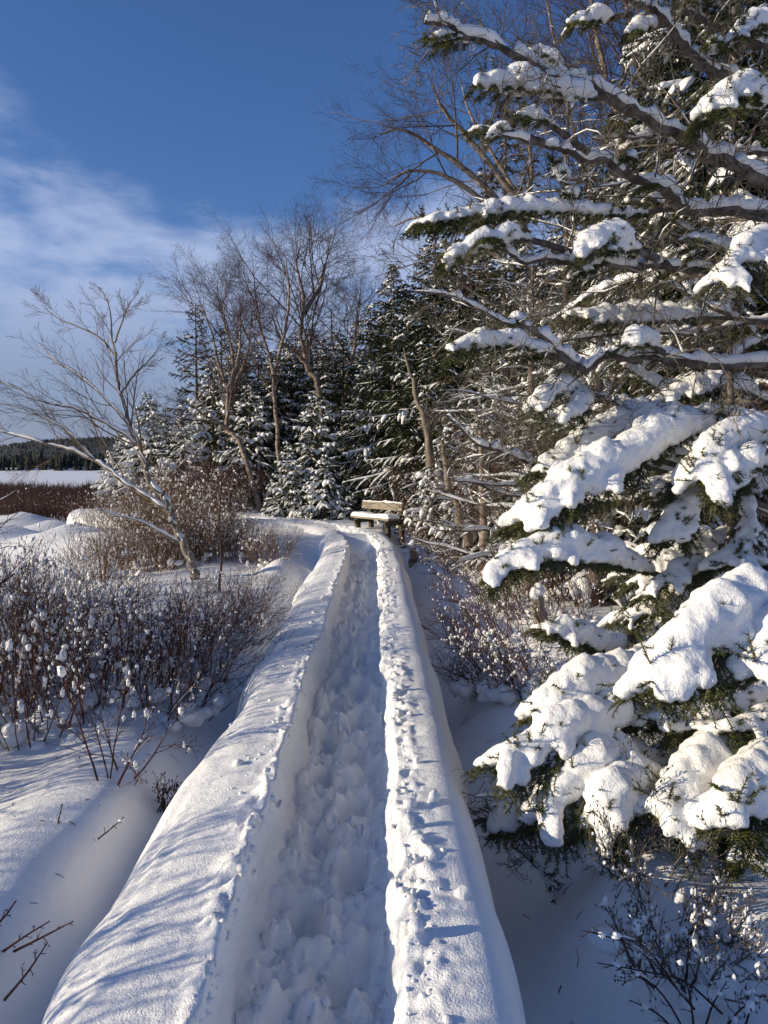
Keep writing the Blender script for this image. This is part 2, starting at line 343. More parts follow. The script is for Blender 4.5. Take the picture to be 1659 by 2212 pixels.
def boardwalk_snow():
    seg = np.concatenate([[0], np.cumsum(np.linalg.norm(np.diff(CL, axis=0), axis=1))])
    s = [0.]
    while s[-1] < 29.5: s.append(s[-1]+min(.065, .014+.0038*max(s[-1]-4, 0)))
    s = np.array(s); ns = len(s)
    cx = np.interp(s, seg, CL[:, 0]); cy = np.interp(s, seg, CL[:, 1])
    tx, ty = np.gradient(cx, s), np.gradient(cy, s); k = np.hypot(tx, ty); nx, ny = ty/k, -tx/k   # normal to the right
    prof = np.array([(-1.12, .22), (-1.03, .42), (-.985, .62), (-.94, .80), (-.87, .93), (-.78, 1.00), (-.66, 1.04), (-.54, 1.055), (-.470, 1.06), (-.455, 1.045), (-.449, .98), (-.444, .88), (-.434, .80), (-.39, .755),
                     (-.22, .735), (-.08, .735), (.005, .755), (.030, .81), (.038, .89), (.045, .99), (.065, 1.035), (.10, 1.045), (.17, 1.055), (.26, 1.062), (.33, 1.035), (.378, .95), (.41, .84), (.435, .70), (.45, .5), (.50, .2)])
    w = np.array([.012, .012, .01, .01, .01, .01, .008, .008, .006, .006, .008, .008, .007, .007, .007, .007, .006, .006, .006, .006, .006, .006, .007, .007, .007, .008, .01, .012, .015])
    ul = np.linalg.norm(np.diff(prof, axis=0), axis=1); cnt = np.maximum(2, (ul/w*.70).astype(int))
    uu = np.concatenate([np.linspace(i, i+1, c, endpoint=False) for i, c in enumerate(cnt)]+[[len(prof)-1]])
    pr = catmull(prof, 4000); ur = np.linspace(0, len(prof)-1, 4000)
    px = np.interp(uu, ur, pr[:, 0]); pz = np.interp(uu, ur, pr[:, 1]); nu = len(uu)
    S, U = np.meshgrid(s, uu, indexing='ij'); X = np.broadcast_to(px, S.shape).copy(); Z = np.broadcast_to(pz, S.shape).copy()
    band = lambda a, b, e=.8: sm(a-e, a, U)*sm(b+e, b, U)
    floor = band(13, 16.3, 1.0); rimL = band(8, 9.6, 1.5); rimR = band(19.5, 21.5, 1.4); wall = band(10, 12.5, .8)+band(17, 19.5, .8)
    edgeL = sm(6, 3, U); edgeR = sm(23, 26, U)
    # wandering edges
    X += edgeL*(.075*noise(S*.9, 3.1, 0, 1)+.03*noise(S*2.6, 1.7, 0, 2))+edgeR*(.02*noise(S*1.0, 8.1, 0, 3)+.010*noise(S*4, 8.1, 0, 31))
    X += (rimL+band(10, 12.5))*(.022*noise(S*2.1, 5.5, 0, 4)+.014*noise(S*6, 2, 0, 5))+(rimR+band(17, 19.5))*(.024*noise(S*2.0, 9.5, 0, 6)+.018*noise(S*7, 4, 0, 7))
    X += wall*.030*fbm(S*7, U*1.1, 0, 5, 8, .6)
    Z += (edgeL+edgeR)*.02*noise(S*1.7, U*.3, 0, 9)+.012*fbm(S*1.2, X*2.5, 0, 3, 10)
    # windblown ripples on the outer shoulders
    Z += sm(6.5, 4, U)*sm(0, 2, U)*.008*noise(S*1.5, X*28, 0, 12)
    # trodden floor: overlapping footprints and clods
    n1 = np.abs(fbm(S*5.5, X*5.5, 0, 3, 20)); n2 = fbm(S*16, X*16, 0, 3, 21); n3 = fbm(S*2.4, X*3, 0, 2, 22)
    n4 = fbm(S*24, X*24, 0, 2, 29); Z += floor*(.045*n1*2+.080*n2+.055*n3+.034*n4-.02)
    X += floor*.012*fbm(S*9, X*9, 3, 2, 23)
    rg = np.random.default_rng(5); st = .3; side = 1
    while st < 18:
        fx = -.20+side*.075+rg.normal(0, .02); L, W, D = .15, .065, rg.uniform(.06, .11); a = rg.normal(0, .18)
        m = np.abs(s-st) < .35; ss = S[m]-st; xx = X[m]-fx
        r2 = ((ss*math.cos(a)+xx*math.sin(a))/L)**2+((xx*math.cos(a)-ss*math.sin(a))/W)**2
        Z[m] += floor[m]*(-D*sm(1.35, .55, r2)+.028*np.exp(-((np.sqrt(r2)-1.35)/.3)**2))
        st += rg.uniform(.24, .36); side = -side
    rl = np.abs(fbm(S*11, X*11, 0, 3, 25)); rl2 = noise(S*26, X*26, 0, 26); rl3 = noise(S*1.6, 3, 0, 27)
    Z += rimL*(.05*rl*np.clip(.75+1.3*rl3, .15, 2)+.010*rl2)+rimR*(.028*rl*np.clip(.9+1.1*rl3, .2, 2)+.010*rl2)+wall*.010*rl2
    # after the bend the trench is shallow and trampled
    sh = sm(15.8, 17.6, S)
    zt = 1.05+.02*n2+.05*n1-.10*np.exp(-((X+.2)/.22)**2)-.6*sm(.40, .7, np.abs(X+.28))*sm(17, 19, S)
    inner = sm(5.5, 9, U)*sm(24.5, 20, U)
    Z = Z*(1-sh*inner)+(zt)*sh*inner
    gx, gy = cx[:, None]+X*nx[:, None], cy[:, None]+X*ny[:, None]
    b = Buf(); b.add(np.stack([gx, gy, Z], -1), grid_faces(ns, nu))
    tag(b.obj('snow_path', M_SNOW), 'raised boardwalk path under deep snow with a trodden trench', kind='structure')
    # loose crumbs along the rims
    rg = np.random.default_rng(8); b = Buf(); N = 1900
    k = (rg.random(N)**1.6*(ns*.93)).astype(int); ch = rg.random(N)
    col = np.where(ch < .40, np.searchsorted(uu, 8.7)-(np.abs(rg.normal(0, 1, N))*np.where(noise(s[k]*1.1, 2, 0, 44) > .1, 13, 4)).astype(int)+4, np.where(ch < .75, np.searchsorted(uu, 21.2)+np.abs(rg.normal(0, 6, N)).astype(int)-5, np.searchsorted(uu, 13)+(rg.random(N)*(np.searchsorted(uu, 17)-np.searchsorted(uu, 13))).astype(int)))
    col = np.clip(col, 0, nu-1); r = .004+.018*rg.random(N)**4
    c = np.stack([gx[k, col], gy[k, col], Z[k, col]+r*.35], -1)
    blobs(b, c, np.stack([r*rg.uniform(.8, 1.5, N), r*rg.uniform(.8, 1.5, N), r*rg.uniform(.6, 1., N)], -1), rg, 1, .3)
    tag(b.obj('snow_crumbs', M_SNOW), 'loose crumbs of snow along both rims of the trench', kind='stuff')
    def surf(sx, xx):
        i = int(np.searchsorted(s, sx)); j = int(np.argmin(np.abs(px-xx)+(Z[i] < .95)*1.)); return np.array([gx[i, j], gy[i, j], Z[i, j]])
    for sx, xx, r, lab in ((4.95, .22, (.028, .036, .042), 'tall egg shaped snow clump standing on the right bank of the path'), (4.75, .11, (.026, .03, .03), 'round snow clump on the right bank near the trench rim, low in the photo'),
                           (4.28, .26, (.026, .034, .03), 'oblong snow clump lowest on the right bank of the path'), (6.45, .12, (.03, .035, .028), 'small rounded snow clump on the right bank halfway to the bench'),
                           (5.35, .16, (.022, .026, .024), 'little snow ball beside the rim on the near right bank'), (4.1, .1, (.03, .035, .03), 'snow clump on the trench rim at the bottom of the photo'),
                           (9.5, -.52, (.06, .05, .045), 'big snow clod on the left rim of the trench farther along')):
        r = tuple(v*.75 for v in r); b = Buf(); blobs(b, [(0, 0, r[2]*.5)], [r], rg, 2, .3); o = b.obj('snow_clump', M_SNOW); o.location = surf(sx, xx); tag(o, lab, 'snow clump', 'snow clumps on the path banks')
boardwalk_snow()

# ---------------------------------------------------------------- far shore, hill, mast
def cones(buf, c, h, r, rng, tiers=3):
    """ragged little conifers: stacked jagged skirts"""
    for x, hh, rr in zip(c, h, r):
        for t in range(tiers):
            z0 = hh*(.02+.30*t); z1 = min(hh, z0+hh*.46); k = 6; a = np.arange(k)*2*math.pi/k+rng.random()*6
            q = rr*(1-t/(tiers+.6))*rng.uniform(.65, 1.25, k)
            base = np.stack([np.cos(a)*q, np.sin(a)*q, np.full(k, z0)+rng.uniform(-.06, .06, k)*hh], -1)
            v = np.vstack([base, [[rng.normal(0, .05)*rr, rng.normal(0, .05)*rr, z1]]])+x
            buf.add(v, np.array([[i, (i+1) % k, k] for i in range(k)]))
def far_shore():
    rng = np.random.default_rng(3); b = Buf()
    n = 1500; x = rng.uniform(-260, 60, n); y = 233+rng.random(n)*40; h = .62*rng.uniform(3.5, 8.0, n)+fbm(x*.03, y*.03, 0, 3, 2)*1.3; h[:40] *= 1.3
    cones(b, np.stack([x, y, gz(x, y)-.5], -1), h, h*rng.uniform(.18, .3, n), rng, 4)
    tag(b.obj('far_wood', M_FARWOOD, None, False), 'dark spruce wood along the far shore of the frozen lake', 'wood', kind='stuff')
    xs = np.linspace(-900, 500, 120); ys = np.linspace(480, 1300, 50); X, Y = np.meshgrid(xs, ys)
    H = lambda X, Y: np.maximum(-2, 25*np.exp(-((X+285)/150)**2-((Y-800)/190)**2)+16*np.exp(-((X+60)/220)**2-((Y-850)/150)**2)+3*fbm(X*.008, Y*.008, 0, 3, 6)-1)
    b = Buf(); b.add(np.stack([X, Y, H(X, Y)], -1), grid_faces(50, 120)); tag(b.obj('hill', M_HILL), 'low wooded hill on the horizon beyond the lake', kind='structure')
    b = Buf(); n = 5000; x = rng.uniform(-520, 20, n); y = rng.uniform(520, 860, n); h = rng.uniform(2.5, 5, n)
    cones(b, np.stack([x, y, H(x, y)-.5], -1), h, h*.34, rng, 2)
    tag(b.obj('hill_wood', M_HILL, None, False), 'grey green woodland covering the far hill', 'wood', kind='stuff')
    b = Buf(); q = P(235, 955, 800); z0 = float(H(q[0], 800))
    for dx, dy in ((-.5, -.3), (.5, -.3), (0, .5)): tubes(b, [(np.array([[q[0]+dx, 800+dy, z0], [q[0]+dx*.6, 800+dy*.6, z0+26]]), np.array([.12, .12]))], 4)
    for k in range(14):
        z = z0+1+k*1.8; tubes(b, [(np.array([[q[0]-.5, 799.7, z], [q[0]+.5, 799.7, z+1.2], [q[0], 800.5, z+1.7]]), np.full(3, .06))], 3)
    tag(b.obj('radio_mast', M_METAL), 'thin faint lattice mast standing on the distant hill', 'radio mast')
far_shore()

# ---------------------------------------------------------------- spruces
def spruce(name, seed, H, R, loc, label, group=None, whorl=.24, per=6, snow=.6, needle=1., power=.85, droop=.25, nm=None, bare=.0, lean=(0, 0), low=.06, twigsp=.11, amp0=1.):
    rng = np.random.default_rng(seed)
    root = empty(name, loc, label, 'spruce tree', group)
    zz = np.linspace(0, H, 9); tp = np.stack([lean[0]*(zz/H)**1.5, lean[1]*(zz/H)**1.5, zz-.1], -1)
    b = Buf(); tubes(b, [(tp, np.linspace(.02*H*.55+.03, .012, 9))], 8); b.obj('trunk', M_BARK, root)
    tw = []; axs = []; bright = []
    z = H*low
    while z < H*.985:
        f = z/H; n = max(3, int(per*(1-.35*f)+rng.random()))
        a0 = rng.random()*6.28
        for k in range(n):
            if rng.random() < bare: continue
            a = a0+k*6.283/n+rng.normal(0, .25); L = max(.12, R*(1-f)**power*rng.uniform(.62, 1.15))
            d = np.array([math.cos(a), math.sin(a), -.38+.85*f+rng.normal(0, .08)]); d /= np.linalg.norm(d)
            m = 7; t = np.linspace(0, 1, m)[:, None]
            bend = -droop*L*(t**1.6)+.24*L*np.clip(t-.6, 0, 1)**1.3*1.6
            zi = z+rng.normal(0, .04); q0 = np.array([np.interp(zi, zz, tp[:, 0]), np.interp(zi, zz, tp[:, 1]), zi])
            pts = q0+d*L*t; pts[:, 2:] += bend; pts[:, :2] += rng.normal(0, .02*L, (m, 2))*t
            axs.append((pts, np.linspace(.006+.008*L, .003, m))); s_b = np.clip(rng.normal(snow, .42), 0, 1.15)
            ns = max(2, int(L/twigsp)); side = 1
            for j in range(ns):
                tt = .16+.84*(j+rng.random()*.6)/ns; g = min(tt, .999)*(m-1); i = int(g); p = pts[i]+(pts[i+1]-pts[i])*(g-i)
                tg = unit(pts[i+1]-pts[i]); sv = np.cross(tg, (0, 0, 1.)); sv /= np.linalg.norm(sv)+1e-9
                l = min(.55, (.42*L*(1-tt)**.8+.09)*rng.uniform(.7, 1.2)); dd = unit(tg*.75+sv*side*.8+np.array([0, 0, -.12]))
                u = np.linspace(0, 1, 4)[:, None]; q = p+dd*l*u; q[:, 2:] -= .35*l*u**2
                tw.append((q, np.full(4, .003))); bright.append(s_b*(1 if tt > .3 else .5)); side = -side
            tw.append((pts[[3, 4, 5, 6]], np.full(4, .004))); bright.append(s_b)
        z += whorl*(.75+.5*rng.random())*(1-.4*f)
    T = np.array([x[0] for x in tw]); BR = np.array(bright)
    # needles: short spikes in tufts along every twig
    b = Buf(); tubes(b, axs, 3)
    tubes(b, [(x[0], np.array([.005, .004, .003, .002])) for x in tw], 3) if bare > .2 else None
    ln = np.linalg.norm(T[:, 3]-T[:, 0], axis=1); cnt = np.maximum(2, (ln/.042*needle).astype(int)); idx = np.repeat(np.arange(len(T)), cnt)*1
    for rep in range(2):
        u = rng.random(len(idx))*2.999; i = u.astype(int); fr = (u-i)[:, None]
        p = T[idx, i]*(1-fr)+T[idx, i+1]*fr; tg = unit(T[idx, i+1]-T[idx, i])
        rd = rng.normal(0, 1, p.shape); rd[:, 2] -= .15; sd = unit(rd-tg*(rd*tg).sum(1, keepdims=True)); dr = unit(tg*.9+sd*.75); wv = unit(np.cross(dr, rng.normal(0, 1, p.shape)))
        l = rng.uniform(.05, .095, (len(p), 1)); w = .019
        v = np.stack([p-wv*w, p+wv*w, p+dr*l], 1); b.add(v, np.arange(len(p)*3).reshape(-1, 3))
    b.obj('crown', nm or M_SPRUCE, root, False)
    if snow > 0.02:
        b = Buf(); keep = rng.random(len(T)) < BR*.9
        K = T[keep]; l = np.linalg.norm(K[:, 3]-K[:, 0], axis=1); up = K.copy(); up[..., 2] += .012
        amp = amp0*np.clip(BR[keep], .3, 1.1)[:, None]*rng.uniform(.45, 1.3, (len(K), 1)); pf = np.array([[.35, 1., .95, .25]])*rng.uniform(.7, 1.2, (len(K), 4))
        ring_tube(b, up, (.030+.05*l[:, None])*amp*pf, 6, .030*amp*pf, .014*amp*pf)
        b.obj('snow_cover', M_PUFF, root)
    return root
SP = {}
SP['tall'] = spruce('spruce_tree', 21, 7.2, 2.15, at(850, 22)-(0, 0, .1), 'narrow tall spruce with snow flecks, right behind the left end of the bench', snow=.42, per=8, needle=1.2, twigsp=.09, power=.75, amp0=1.25)
SP['bushy'] = spruce('spruce_tree', 22, 3.4, 1.6, at(680, 21.5)-(0, 0, .1), 'bushy snow dusted spruce standing left of the bench beyond the bend', 'snowy spruces by the bend', snow=.8, power=.7, per=8, amp0=1.35, needle=1.3)
SP['white'] = spruce('spruce_tree', 23, 4.4, 2.0, at(322, 26)-(0, 0, .1), 'broad white laden spruce behind the leaning bare willow, leftmost of the shore spruces', 'snow laden spruces on the left shore', snow=1.1, power=.75, per=7, amp0=1.7)
SP['dark'] = spruce('spruce_tree', 24, 8.6, 2.3, at(1420, 11.5)-(0, 0, .1), 'dark tall spruce with drooping snow clumps behind the big fir boughs', snow=.45, droop=.45, whorl=.25, amp0=1.6, per=8, needle=1.1, power=.65)
SP['low'] = spruce('young_spruce', 25, 1.7, .95, at(700, 19.8)-(0, 0, .06), 'small young spruce under thick snow at the path bend', snow=1.0, per=7, whorl=.17, twigsp=.08, amp0=1.2)
SP['sparse'] = spruce('spruce_tree', 26, 8.0, 1.5, at(428, 29)-(0, 0, .1), 'thin half bare spruce spire with flat dark tiers left of the birches', snow=.06, needle=1.3, nm=M_DRYSPRUCE, bare=.25, whorl=.34, low=.22, power=.5, droop=.1, per=6)
def sp(kind, px, Y, H, label, group=None, rz=None, wide=1.):
    src = SP[kind]; h0 = {'tall': 7.2, 'bushy': 3.4, 'white': 4.4, 'dark': 8.6, 'low': 1.7, 'sparse': 8.0}[kind]
    k = H/h0; o = copy_tree(src, at(px, Y)-np.array([0, 0, .1]), (px*7.7+Y) % 6.28 if rz is None else rz, (k*wide, k*wide, k)); o['label'] = label
    if group: o['group'] = group
    elif 'group' in o: del o['group']
    return o
G1 = 'snow laden spruces on the left shore'; G2 = 'snowy spruces by the bend'; G3 = 'dark spruces closing the wood behind'
sp('white', 262, 29.5, 3.3, 'low white spruce at the lake edge, farthest left of the shore trees', G1)
sp('white', 395, 25, 3.7, 'wide low spruce with white boughs right behind the willow trunk', G1)
sp('white', 462, 27.5, 5.4, 'taller snow laden spruce standing between the thin spire and the birches', G1)
sp('bushy', 540, 24.5, 3.9, 'dark bushy spruce at the foot of the leaning birch trunks', G1)
sp('tall', 742, 25, 5.6, 'dark narrow spruce between the birches and the bench spruce', G2)
sp('bushy', 622, 20.6, 2.1, 'low snowy spruce beside the track where it turns left', G2)
sp('low', 655, 20.4, 1.25, 'tiny snow covered spruce at the left of the bend', 'young spruces by the track')
sp('low', 745, 19.6, 1.1, 'tiny snow covered spruce close left of the bench', 'young spruces by the track')
sp('tall', 790, 23.5, 5.0, 'dark spruce hidden half behind the tall narrow spruce, to its left', G2)
sp('tall', 938, 19.5, 7.5, 'tall spruce rising behind the bench backrest', G2, wide=1.1)
sp('tall', 1010, 18.5, 6.8, 'spruce right of the bench, behind the pale broken snag', G2, wide=1.15)
sp('dark', 1105, 15.5, 6.4, 'dark snow flecked spruce behind the twiggy dead fir', G3)
sp('dark', 1255, 13.6, 6.9, 'dark spruce behind the middle fir boughs', G3)
sp('dark', 1560, 10.4, 10.4, 'tallest dark spruce at the right edge with hanging snow clumps', G3)
sp('dark', 1690, 11.5, 11., 'dark spruce cut by the right edge of the photo', G3)
sp('dark', 1320, 18.5, 8.2, 'dark spruce deep in the wood between the pale birch trunks', G3)
sp('dark', 1180, 21, 7.5, 'spruce deep in the wood right of the bench spruces', G3)
sp('sparse', 482, 31, 7.4, 'reddish dead spruce behind the thin spire', 'half dead spruces')
sp('sparse', 335, 30, 4.6, 'short brown half dead spruce above the white spruces at far left', 'half dead spruces', wide=1.5)
sp('sparse', 285, 31, 4.0, 'small dark ragged spruce at the left end of the wood', 'half dead spruces', wide=1.3)
sp('sparse', 1085, 17, 9.3, 'dark spindly spruce top against the sky right of the big birch', 'half dead spruces')
for px, Y, H, lab in ((505, 34, 6.6, 'dark background spruce behind the slender reddish birch'), (560, 35, 7.2, 'dark background spruce behind the upright birch trunk'), (615, 33, 6.8, 'dark background spruce between the upright and the forked birch'), (675, 34, 7.5, 'dark background spruce behind the forked birch'), (730, 32, 7, 'dark background spruce behind the slim grey birch'), (800, 33, 8.3, 'dark background spruce left behind the tall narrow spruce'), (870, 30, 8.4, 'dark background spruce right behind the tall narrow spruce'), (950, 28, 8.6, 'dark background spruce behind the spruce above the bench back'), (1040, 26, 8.6, 'dark background spruce behind the pale snag'), (1130, 27, 8.4, 'dark background spruce under the large arching birch'), (1230, 24, 8, 'dark background spruce beyond the middle fir boughs'), (1300, 26, 8, 'dark background spruce beyond the sunlit birch trunk in mid wood'), (1400, 23, 9, 'dark background spruce beyond the peeling birch'), (1480, 19, 9, 'dark background spruce seen through the crossing limbs at right'), (1560, 18, 9.8, 'dark background spruce behind the tallest dark spruce'), (1640, 17, 10, 'dark background spruce showing at the upper right edge'), (440, 35, 4.5, 'dark background spruce low behind the thin spire'), (375, 34, 3.6, 'dark background spruce low behind the willow crown'), (310, 35, 3.0, 'dark background spruce lowest, at the lake end of the wood'), (1760, 14, 10, 'dark background spruce just beyond the right edge')):
    sp('tall' if px % 4 else 'dark', px, Y, H, lab, G3, wide=1.5)
for px, Y, H, lab in ((470, 30, 5.6, 'dark ragged spruce just right of the thin spire'), (520, 29, 6.2, 'dark spruce behind the slender birch crown'), (590, 28, 5.6, 'dark spruce closing the gap behind the upright birch'), (640, 29, 6.4, 'dark spruce in the gap left of the forked birch'), (705, 28, 6.0, 'dark spruce in the gap right of the forked birch'), (360, 31, 4.4, 'dark spruce behind the wide white spruces')):
    sp('dark', px, Y, H, lab, G3, wide=1.3)
for px, Y, H, lab in ((1060, 12.5, 2.3, 'snowy young spruce under the twiggy dead fir'), (965, 15.2, 2.3, 'snowy young spruce just right of the bench'), (1010, 13.6, 1.7, 'short snow covered spruce right of the bench behind dry grass'),
                      (1195, 9.8, 2.1, 'snowy young spruce below the large fir boughs'), (1120, 11, 1.5, 'short snowy spruce between the leaning stems'), (1330, 8.8, 1.9, 'young spruce half hidden under the big fir'),
                      (1480, 8.2, 2.2, 'young spruce hidden behind the near snow pads'), (925, 16.2, 1.5, 'little snow laden spruce touching the right end of the bench')):
    sp('low', px, Y, H, lab, 'young snowy spruces right of the path')

# ---------------------------------------------------------------- bare trees
def bare_tree(name, label, cat, base, stems, spec, seed, mats, sides=(8, 5, 3, 3, 3), snow=None, group=None, limb_snow=.03, lmin=0):
    rng = np.random.default_rng(seed); root = empty(name, base, label, cat, group)
    out = [[] for _ in spec]
    for pts, r0, r1, nch in stems:
        p = catmull(pts, max(8, 4*len(pts)))-base; p[1:-1] += rng.normal(0, .3, p[1:-1].shape)*np.linspace(r0, r1, len(p))[1:-1, None]; s2 = list(spec); s2[0] = spec[0][:3]+(nch,)+spec[0][4:]
        grow(rng, None, None, lmin, 0, 0, s2, out, (p, np.linspace(r0, r1, len(p))))
    for j, st in enumerate(out[0]):
        b = Buf(); tubes(b, [st], sides[0]); b.obj('limb' if j else 'trunk', mats[0], root)
    b = Buf(); tubes(b, out[1], sides[1]); tag(b.obj('branchwork', mats[1], root), kind='stuff')
    b = Buf()
    for k in range(2, len(spec)): tubes(b, out[k], sides[k])
    b.obj('crown', mats[2], root)
    if snow:
        b = Buf(); snow_line(b, [x for x in out[0] if x[1][0] > .018], snow, rng, 7, 1.0, .93, lump=.5, steep=1.12)
        if limb_snow: snow_line(b, out[1], limb_snow, rng, 5, 1.1, .7)
        b.obj('snow_cover', M_PUFF, root)
    return root, out
BIRCH = [(0, 0, 0, 14, 40, 10, .40, .28, .42), (6, .14, .10, 8, 38, 12, .50, .18, .52), (5, .17, .05, 8, 36, 12, .54, .12, .55), (4, .20, .03, 5, 34, 14, .60, .15, .7), (2, .15, .0, 0, 0, 0, 0, 0, 0)]
mb = (M_BIRCH, M_PALELIMB, M_BIRCHTWIG)
def birch(label, Y, paths, seed, r=(.075, .016), nch=13, spec=BIRCH, group='bare birches', dz=.0):
    base = at(paths[0][0][0], Y); stems = []; l0 = 1
    for j, pl in enumerate(paths):
        pts = [P(x, y, Y+.9*(i/len(pl))*((-1)**j)) for i, (x, y) in enumerate(pl)]
        if j == 0: pts[0] = base-(0, 0, .1)
        ll = float(np.linalg.norm(np.diff(np.array(pts), axis=0), axis=1).sum()); l0 = l0 if j else ll
        stems.append((pts, r[0]*(.85 if j else 1), r[1], max(4, int(nch*min(1, ll/l0*1.15)))))
    return bare_tree('birch_tree', label, 'birch tree', base, stems, spec, seed, mb, group=group, lmin=.75*l0)
birch('birch with an upright pale trunk among the left group', 23.5, [[(612, 1045), (600, 950), (592, 860), (588, 790), (566, 720), (552, 640), (548, 590)], [(590, 810), (610, 740), (625, 650), (618, 560)]], 41)
birch('birch leaning left with a bent pale trunk above the white spruces', 22.8, [[(565, 1022), (520, 960), (490, 925), (492, 850), (470, 780), (458, 720), (430, 650)], [(490, 925), (455, 905), (430, 890)], [(492, 840), (515, 770), (520, 690)]], 42, (.085, .018), 11)
birch('birch with forked trunk rising highest beside the sky gap', 24.5, [[(700, 930), (690, 850), (668, 800), (650, 720), (655, 640), (640, 570), (650, 530)], [(665, 790), (640, 760), (610, 740), (590, 690)], [(655, 680), (690, 620), (700, 570)]], 43, (.11, .02), 14)
birch('slim birch right of the forked one with grey upswept crown', 26, [[(735, 960), (745, 850), (765, 760), (770, 690), (780, 620)], [(750, 830), (720, 750), (715, 670)]], 44, (.08, .018), 13)
birch('slender birch behind the left group with reddish crown', 27.5, [[(500, 980), (505, 850), (500, 750), (478, 680), (470, 640)], [(505, 840), (535, 760), (545, 670)]], 45, (.07, .018), 12)
BIG = [(0, 0, 0, 14, 42, 10, .34, .22, .40), (7, .13, .02, 8, 40, 12, .55, .15, .5), (5, .18, -.02, 8, 38, 12, .64, .1, .55), (4, .22, -.05, 4, 38, 14, .66, .12, .7), (2, .15, .0, 0, 0, 0, 0, 0, 0)]
birch('large birch arching left over the path with a dense purple brown crown', 16, [[(1165, 1060), (1150, 850), (1130, 650), (1128, 500), (1105, 400), (1050, 310), (1010, 230), (995, 170)], [(1130, 560), (1060, 450), (960, 380), (880, 370), (830, 400)], [(1128, 500), (1150, 380), (1130, 270), (1105, 170)], [(1125, 480), (1020, 380), (940, 320), (870, 280), (820, 290)], [(1132, 600), (1060, 540), (980, 490), (900, 470), (850, 490)], [(1120, 440), (1040, 330), (960, 240), (930, 170)]], 46, (.09, .012), 12, BIG)
birch('birch with pale trunk and peeling bark behind the upper fir limbs', 14, [[(1420, 1000), (1410, 700), (1405, 500), (1400, 350), (1385, 200), (1360, 50), (1340, -80)], [(1402, 380), (1440, 200), (1450, 20)], [(1404, 420), (1330, 250), (1290, 80), (1270, -60)]], 47, (.10, .03), 12, BIG)
birch('birch whose trunk stands against bright sky in the middle of the wood', 17, [[(1300, 1000), (1295, 700), (1285, 450), (1240, 300), (1210, 150), (1180, 0)], [(1290, 480), (1330, 300), (1350, 120)]], 48, (.09, .02), 13, BIG)

# leaning willow at the left, main limbs laid out by hand
WIL = [(0, 0, 0, 7, 28, 9, .46, .22, .36), (8, .08, .14, 9, 30, 9, .46, .15, .55), (6, .09, .2, 6, 30, 10, .5, .2, .65), (5, .10, .15, 0, 0, 0, 0, 0, 0)]
def willow():
    Y = 12.0; base = G(425, 1252); Y = base[1]
    L = [([(425, 1258), (412, 1210), (385, 1150), (366, 1105), (352, 1070)], .085, .062, 2),
         ([(352, 1070), (325, 1045), (313, 1000), (300, 960), (283, 925), (270, 880), (255, 830), (250, 770), (242, 730), (240, 690)], .058, .014, 9),
         ([(366, 1105), (330, 1082), (280, 1050), (240, 1020), (205, 995), (150, 970), (95, 957), (40, 942), (-10, 928)], .052, .010, 9),
         ([(300, 960), (255, 930), (210, 905), (160, 882), (100, 870), (50, 845), (0, 825)], .034, .008, 8),
         ([(283, 925), (250, 885), (215, 850), (170, 810), (120, 780), (85, 740)], .026, .007, 7),
         ([(250, 770), (222, 735), (180, 710), (130, 690), (95, 665)], .022, .006, 6),
         ([(248, 740), (262, 700), (278, 660), (300, 630)], .02, .006, 6),
         ([(262, 850), (290, 810), (320, 780), (350, 745)], .02, .006, 6),
         ([(240, 690), (232, 650), (212, 620)], .014, .005, 4),
         ([(205, 995), (150, 935), (100, 905), (40, 880), (-20, 870)], .024, .006, 5),
         ([(395, 1175), (350, 1150), (300, 1125), (240, 1110), (200, 1090)], .024, .006, 4),
         ([(385, 1150), (380, 1120), (365, 1105)], .02, .012, 0)]
    rg = np.random.default_rng(2); stems = []
    for k, (pl, r0, r1, n) in enumerate(L):
        off = rg.uniform(-.8, .8) if k > 2 else 0
        pts = [P(x, y, Y+off*(i/len(pl))) for i, (x, y) in enumerate(pl)]
        stems.append((pts, r0*.8, r1*.75, n))
    return bare_tree('willow_tree', 'bare willow leaning left over the shrubs with snow along its trunk', 'willow tree', base, stems, WIL, 51, (M_WILLOW, M_WILLOWTWIG, M_WILLOWTWIG), snow=.05, limb_snow=0)
willow()
SAP = [(0, 0, 0, 9, 38, 8, .22, .3, .5), (6, .12, .2, 4, 35, 9, .5, .3, .6), (5, .12, .1, 0, 0, 0, 0, 0, 0)]
def sapling(label, pl, Y, r, seed, mats=(M_BIRCHTWIG,)*3, nch=9, group=None, name='sapling', cat='sapling', snow=None):
    base = P(*pl[0], Y); return bare_tree(name, label, cat, base, [([P(x, y, Y+.3*i/len(pl)) for i, (x, y) in enumerate(pl)], r, .005, nch)], SAP, seed, mats, group=group, snow=snow, limb_snow=.012)
sapling('thin dark sapling standing just right of the willow trunk', [(474, 1285), (477, 1200), (474, 1120), (478, 1050), (480, 1000)], float(G(474, 1282)[1]), .018, 61)
sapling('slim bare sapling in the reddish brush left of the bend', [(408, 1120), (405, 1030), (398, 960)], 17, .02, 62)

